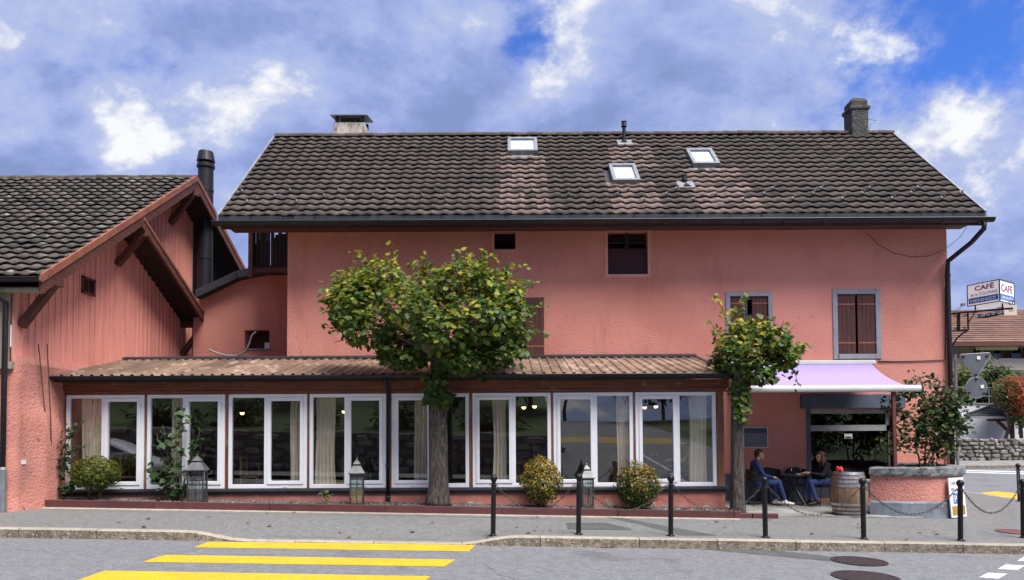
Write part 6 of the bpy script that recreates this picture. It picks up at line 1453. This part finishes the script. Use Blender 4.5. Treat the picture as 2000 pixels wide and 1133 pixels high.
ya = root('sun_blind', 'pale yellow scalloped sun blind on neighbouring house', 'awning', tuple(at(1907, 680, HY-.1))); p0, p1 = at(1906, 684, HY-.3), at(1988, 672, HY-.3)
mb = MB(); mb.add([(p0.x, HY-.3, p0.z+.25), (p1.x, HY-.3, p0.z+.25), (p1.x, HY+1.2, p0.z+.75), (p0.x, HY+1.2, p0.z+.75)], [(0, 1, 2, 3)]); m_y = mat('blind_yellow', (.62, .55, .28), None, rough=.8); mb.build('fabric', m_y, ya)
nn = 20
for k in range(nn): t = MB(); x0 = p0.x+(p1.x-p0.x)*k/nn; w = (p1.x-p0.x)/nn; t.prism([(x0, HY-.3, p0.z+.25), (x0, HY-.3, p0.z+.04), (x0+w*.5, HY-.3, p0.z-.03), (x0+w, HY-.3, p0.z+.04), (x0+w, HY-.3, p0.z+.25)], (0, .02, 0)); t.build('scallop', m_y, ya)
# hedges and trees beyond
def far_tree(label, name, c, r, pal, n, size, seed, trunk=None, cat='tree'):
    rng = np.random.default_rng(seed); c = np.array(c, float); o = root(name, label, cat, (c[0], c[1], trunk if trunk is not None else c[2]-r[2])); bl_ = []
    for k in range(10):
        d = rng.normal(0, 1, 3); d /= np.linalg.norm(d); bl_.append((tuple(c+d*np.array(r)*.55), tuple(np.array(r)*rng.uniform(.45, .62))))
    P, N_ = crown_points(rng, bl_, n//10, .3); foliage(o, P, N_, size, pal, rng, .3, True, name='crown', svar=.5)
    mb = MB(); zb = trunk if trunk is not None else c[2]-r[2]; limb(mb, (c[0], c[1], zb-.3), tuple(c), .10+.02*r[2], .05, rng)
    for b, _ in bl_[:6]: limb(mb, tuple(c-np.array([0, 0, r[2]*.4])), b, .05, .015, rng, 4)
    mb.build('trunk', bark, o); return o
OL = [(.06, .085, .012), (.09, .115, .016), (.13, .14, .02), (.045, .07, .012)]; DK = [(.018, .038, .012), (.028, .052, .014), (.04, .065, .018)]
g0 = zfar(27, 48)
for i, (px, py, Y, rx, rz, pal, lab) in enumerate(((1893, 752, 48.5, 2.2, 1.7, OL, 'olive green shrub beyond the white wall, beside the traffic signs'), (1925, 742, 49.5, 2.0, 1.8, OL, 'taller olive shrub beyond the white wall under the balcony'), (1950, 765, 48.3, 1.9, 1.5, DK, 'dark green hedge bush beyond the wire fence'), (1915, 772, 48.0, 2.0, 1.2, DK, 'dark hedge bush behind the round sign'))):
    p = at(px, py, Y); far_tree(lab, 'garden_shrub', p, (rx, 1.2, rz), pal, 2600, .26, 40+i, trunk=g0, cat='shrub')
p = at(1990, 765, 44.0); far_tree('red leaved maple behind the rubble wall', 'maple_tree', p, (1.35, 1.2, 1.6), [(.42, .05, .025), (.52, .085, .04), (.30, .06, .025), (.20, .12, .03)], 4200, .17, 51, trunk=zfar(30))
p = at(1964, 768, 43.95); far_tree('yellow green shrub next to the red maple', 'garden_shrub', p, (.75, .9, 1.35), [(.20, .20, .06), (.13, .15, .035), (.26, .25, .10), (.09, .12, .03)], 1700, .17, 52, trunk=zfar(29), cat='shrub')
p = at(1992, 822, 43.7); far_tree('small green bush on top of the rubble wall', 'garden_shrub', p, (.7, .6, .5), [(.08, .10, .02), (.13, .15, .035)], 700, .15, 53, cat='shrub')
fn = root('wire_fence', 'thin grey wire fence in front of the dark hedge', 'fence', (28, 46.5, 3)); fz = at(1930, 760, 46.6).z
for px in (1905, 1931, 1958): p = at(px, 760, 46.6); t = MB(); t.box(p.x-.02, p.x+.02, 46.58, 46.62, at(1931, 792, 46.6).z-.1, fz); t.build('fence_post', galv, fn)
t = MB(); t.tube([at(1880, 758, 46.6), at(1985, 757, 46.6)], .012, 5).tube([at(1880, 774, 46.6), at(1985, 774, 46.6)], .01, 5); t.build('fence_wire', galv, fn)

# ================================================================== behind the photographer (seen mirrored in the glass)
rubble('retaining_wall', 'long grey retaining wall of squared stone across the road', -44, 2.0, -2.5, lambda x: G(x, -2.5)-.02, 1.85, 5, .9, .35, flip=True)
for i, (x, y, r) in enumerate(((-32, -14, 4.2), (-22, -17, 4.6), (-12, -13, 3.6), (-4, -18, 4.6), (1, -12, 3.0))):
    zt = G(x, -2.5)+1.75+(-2.75-y)*.18; far_tree(('broad oak', 'tall ash', 'young maple', 'old linden', 'small hazel')[i]+' on the grass bank above the retaining wall', 'bank_tree', (x, y, zt+r*1.25), (r, r, r), DK+[(.05, .075, .02)], 3600, .42, 60+i, trunk=zt)
for i, (x, y, r) in enumerate(((6, -52, 6), (16, -46, 5.5), (20, -28, 4.2), (19, -12, 3.4), (-6, -50, 6))):
    zt = hill(8, min(y, 1.9))-.2 if x > 2 else G(x, -2.5)+9; far_tree(('dark spruce wood tree at the end of uphill road', 'dark broad tree beside the bend of uphill road', 'roadside tree halfway up uphill road', 'roadside tree at the foot of uphill road', 'dark tree on the brow of grass bank')[i], 'roadside_tree', (x, y, zt+r*1.1), (r, r, r), DK, 3200, .5, 70+i, trunk=zt)
for i in range(9):  # unseen shrubs added to break up the bright green reflection in the glass
    x = -34+i*4.1; far_tree('added low dark shrub on the grass bank above retaining wall', 'added_bank_shrub', (x, -4.2-.4*(i % 3), G(x, -2.5)+2.5+.25*(i % 2)), (1.3+.35*(i % 3), .9, .8+.3*(i % 2)), DK+OL[:1], 900, .26, 90+i, cat='shrub')['group'] = 'added shrubs along the grass bank'
# white car on the near lane
car = root('parked_car', 'white hatchback car standing at the roadside', 'car', (-15.2, 4.4, G(-15.2, 4.4)-.15))
def car_build(o):
    sec = [(-2.15, .35, .62, .75, .70), (-2.0, .28, .85, .86, .80), (-1.45, .26, 1.0, .90, .86), (-.6, .24, .98, .91, .87), (.5, .24, .97, .91, .87), (1.2, .25, .95, .90, .85), (1.8, .28, .82, .86, .78), (2.12, .35, .62, .74, .66)]
    mb = MB(); n = 12
    for x, z0, z1, w0, w1 in sec:
        pr = [(-w0*.9, z0), (-w0, z0+.12), (-w0*1.02, (z0+z1)/2), (-w1, z1-.08), (-w1*.88, z1), (-w1*.4, z1+.03), (w1*.4, z1+.03), (w1*.88, z1), (w1, z1-.08), (w0*1.02, (z0+z1)/2), (w0, z0+.12), (w0*.9, z0)]
        mb.v += [(x, y, z) for y, z in pr]
    for i in range(len(sec)-1):
        for j in range(n): mb.f.append((i*n+j, i*n+(j+1) % n, (i+1)*n+(j+1) % n, (i+1)*n+j)); mb.m.append(0)
    mb.f += [tuple(range(n))[::-1], tuple((len(sec)-1)*n+j for j in range(n))]; mb.m += [0, 0]; b = mb.build('body', car_white, o, local=True, smooth=True)
    m = b.modifiers.new('s', 'SUBSURF'); m.levels = 1; m.render_levels = 1
    cab = [(-1.95, .95, .80, .98), (-1.35, 1.42, .62, .98), (-.7, 1.55, .60, .98), (.2, 1.53, .60, .98), (.75, 1.36, .62, .97), (1.45, .98, .78, .95)]
    mb = MB()
    for x, zt, wt_, z0 in cab: mb.v += [(x, -.80, z0-.04), (x, -wt_-.06*(zt > 1.2), zt-.06), (x, -wt_*.8, zt), (x, wt_*.8, zt), (x, wt_+.06*(zt > 1.2), zt-.06), (x, .80, z0-.04)]
    for i in range(len(cab)-1):
        for j in range(5): mb.f.append((i*6+j, i*6+j+1, i*6+j+7, i*6+j+6)); mb.m.append(0)
    mb.build('cabin', car_white, o, local=True, smooth=True)
    for s in (-1, 1):
        for pts in (((-1.55, 1.04), (-1.25, 1.33), (-.75, 1.43), (-.72, 1.04)), ((-.66, 1.04), (-.69, 1.43), (.15, 1.42), (.22, 1.04)), ((.28, 1.04), (.22, 1.41), (.62, 1.30), (1.15, 1.04))):
            t = MB(); t.prism([(x, s*(.815-(z-1.0)*.28), z) for x, z in pts], (0, s*.02, 0)); t.build('side_window', car_dark, o, local=True)
        for x in (-1.32, 1.30):
            a = MB(); a.lathe([(.36, -.0), (.36, .03)], (0, 0, 0), 24, cap=True)
            arch = a.build('wheel_arch', tyre_m, o, local=True); arch.rotation_euler = (rad(90), 0, 0); arch.location = (x, s*.90+.015, .36)
            t = MB(); t.lathe([(.20, -.10), (.31, -.10), (.335, -.07), (.335, .07), (.31, .10), (.20, .10)], (0, 0, 0), 28); wv = t.build('wheel', tyre_m, o, local=True, smooth=True)
            wv.rotation_euler = (rad(90), 0, 0); wv.location = (x, s*.86, .33)
            t = MB(); t.lathe([(.05, s*-.10), (0.0, s*-.10)], (0, 0, 0), 14); t.lathe([(.235, s*-.07), (.20, s*-.10), (.19, s*-.07)], (0, 0, 0), 28)
            for k in range(7): q = k*2*math.pi/7; t.bar((.03*math.cos(q), .03*math.sin(q), s*-.095), (.20*math.cos(q), .20*math.sin(q), s*-.095), .035, .02, up=(0, 0, 1))
            t.build('rim', alloy, wv, local=True)
    for s in (-1, 1):
        t = MB(); t.box(1.86, 2.02, s*.62-.14, s*.62+.14, .62, .74); t.build('headlight', pane_thin, o, local=True); t = MB(); t.box(-2.08, -1.98, s*.62-.14, s*.62+.14, .72, .86); t.build('tail_light', red_cloth, o, local=True)
car_build(car)

# ================================================================== small litter and wear
R7 = random.Random(17)
lv = leaf_mesh('fallen_leaf', np.zeros((1, 3)), np.array([[1., 0, 0]]), np.array([[0, 1., 0]]), np.array([[0, 0, 1.]]), np.ones(1), np.array([(.22, .13, .03)]), LEAF_V, LEAF_F, (0, 0, 0))
lv2 = leaf_mesh('fallen_leaf', np.zeros((1, 3)), np.array([[1., 0, 0]]), np.array([[0, 1., 0]]), np.array([[0, 0, 1.]]), np.ones(1), np.array([(.09, .05, .02)]), LEAF_V, LEAF_F, (0, 0, 0))
for i in range(34):
    x, y = R7.uniform(-8, 8), R7.uniform(12.4, 15.0); o = bpy.data.objects.new('fallen_leaf', R7.choice((lv, lv2))); COL.objects.link(o); s = R7.uniform(.05, .10)
    o.location = (x, y, pz(x, y)+.012+s*.08); o.rotation_euler = (R7.uniform(-.25, .25), R7.uniform(-.25, .25), R7.uniform(0, 6.3)); o.scale = (s, s, s); tag(o, 'dry fallen lime leaf lying on the pavement', 'leaf', 'fallen leaves on the pavement')
crack_m = mat('crack_filler', (.045, .044, .045), (.06, .06, .06), 8, .9)
def crack(parent, pts, w, lower, k=9):
    mb = MB(); fine = []
    for a, b in zip(pts[:-1], pts[1:]):
        for i in range(k): t = i/k; fine.append((a[0]+(b[0]-a[0])*t+R7.uniform(-.035, .035), a[1]+(b[1]-a[1])*t+R7.uniform(-.03, .03)))
    for x, y in fine:
        z = (pz(x, y) if not lower else G(x, y)-.15)+.0035; q = w*R7.uniform(.4, 1.2); mb.v += [(x-q*.3, y-q, z), (x+q*.3, y+q, z)]
    for i in range(len(fine)-1): mb.f.append((i*2, i*2+2, i*2+3, i*2+1)); mb.m.append(0)
    mb.build('crack', crack_m, parent)
crack(sw, [(-9.5, 14.8), (-6.5, 14.55), (-3, 14.7), (.5, 14.6)], .006, 0); crack(sw, [(-2.2, 14.9), (.8, 14.45), (3.8, 14.6)], .006, 0); crack(sw, [(-4.2, 12.5), (-2.6, 12.45), (-1.1, 12.5)], .005, 0); crack(sw, [(4.5, 14.6), (6.5, 14.2), (8.2, 14.5)], .006, 0)
crack(road, [(-.4, 10.6), (-.2, 9.8), (.3, 9.2), (.2, 8.6)], .006, 1); crack(road, [(6.9, 11.9), (7.8, 11.7), (8.4, 11.3)], .008, 1); crack(road, [(-9, 11.2), (-6, 10.9), (-2, 11.0)], .004, 1)
import numpy as np, math
F=1444;p=math.radians(2);r=math.radians(-0.3);PPY=850-F*math.tan(p);H=1.66
def Rx(a):c,s=math.cos(a),math.sin(a);return np.array([[1,0,0],[0,c,-s],[0,s,c]])
def Rz(a):c,s=math.cos(a),math.sin(a);return np.array([[c,-s,0],[s,c,0],[0,0,1]])
R=Rx(math.pi/2+p)@Rz(r)
def P(px,py,X=None,Y=None,Z=None):
    d=R@np.array([(px-1000)/F,(PPY-py)/F,-1])
    t=(Y/d[1] if Y is not None else X/d[0] if X is not None else (Z-H)/d[2])
    v=d*t; return [round(float(q),3) for q in (v[0],v[1],v[2]+H)]
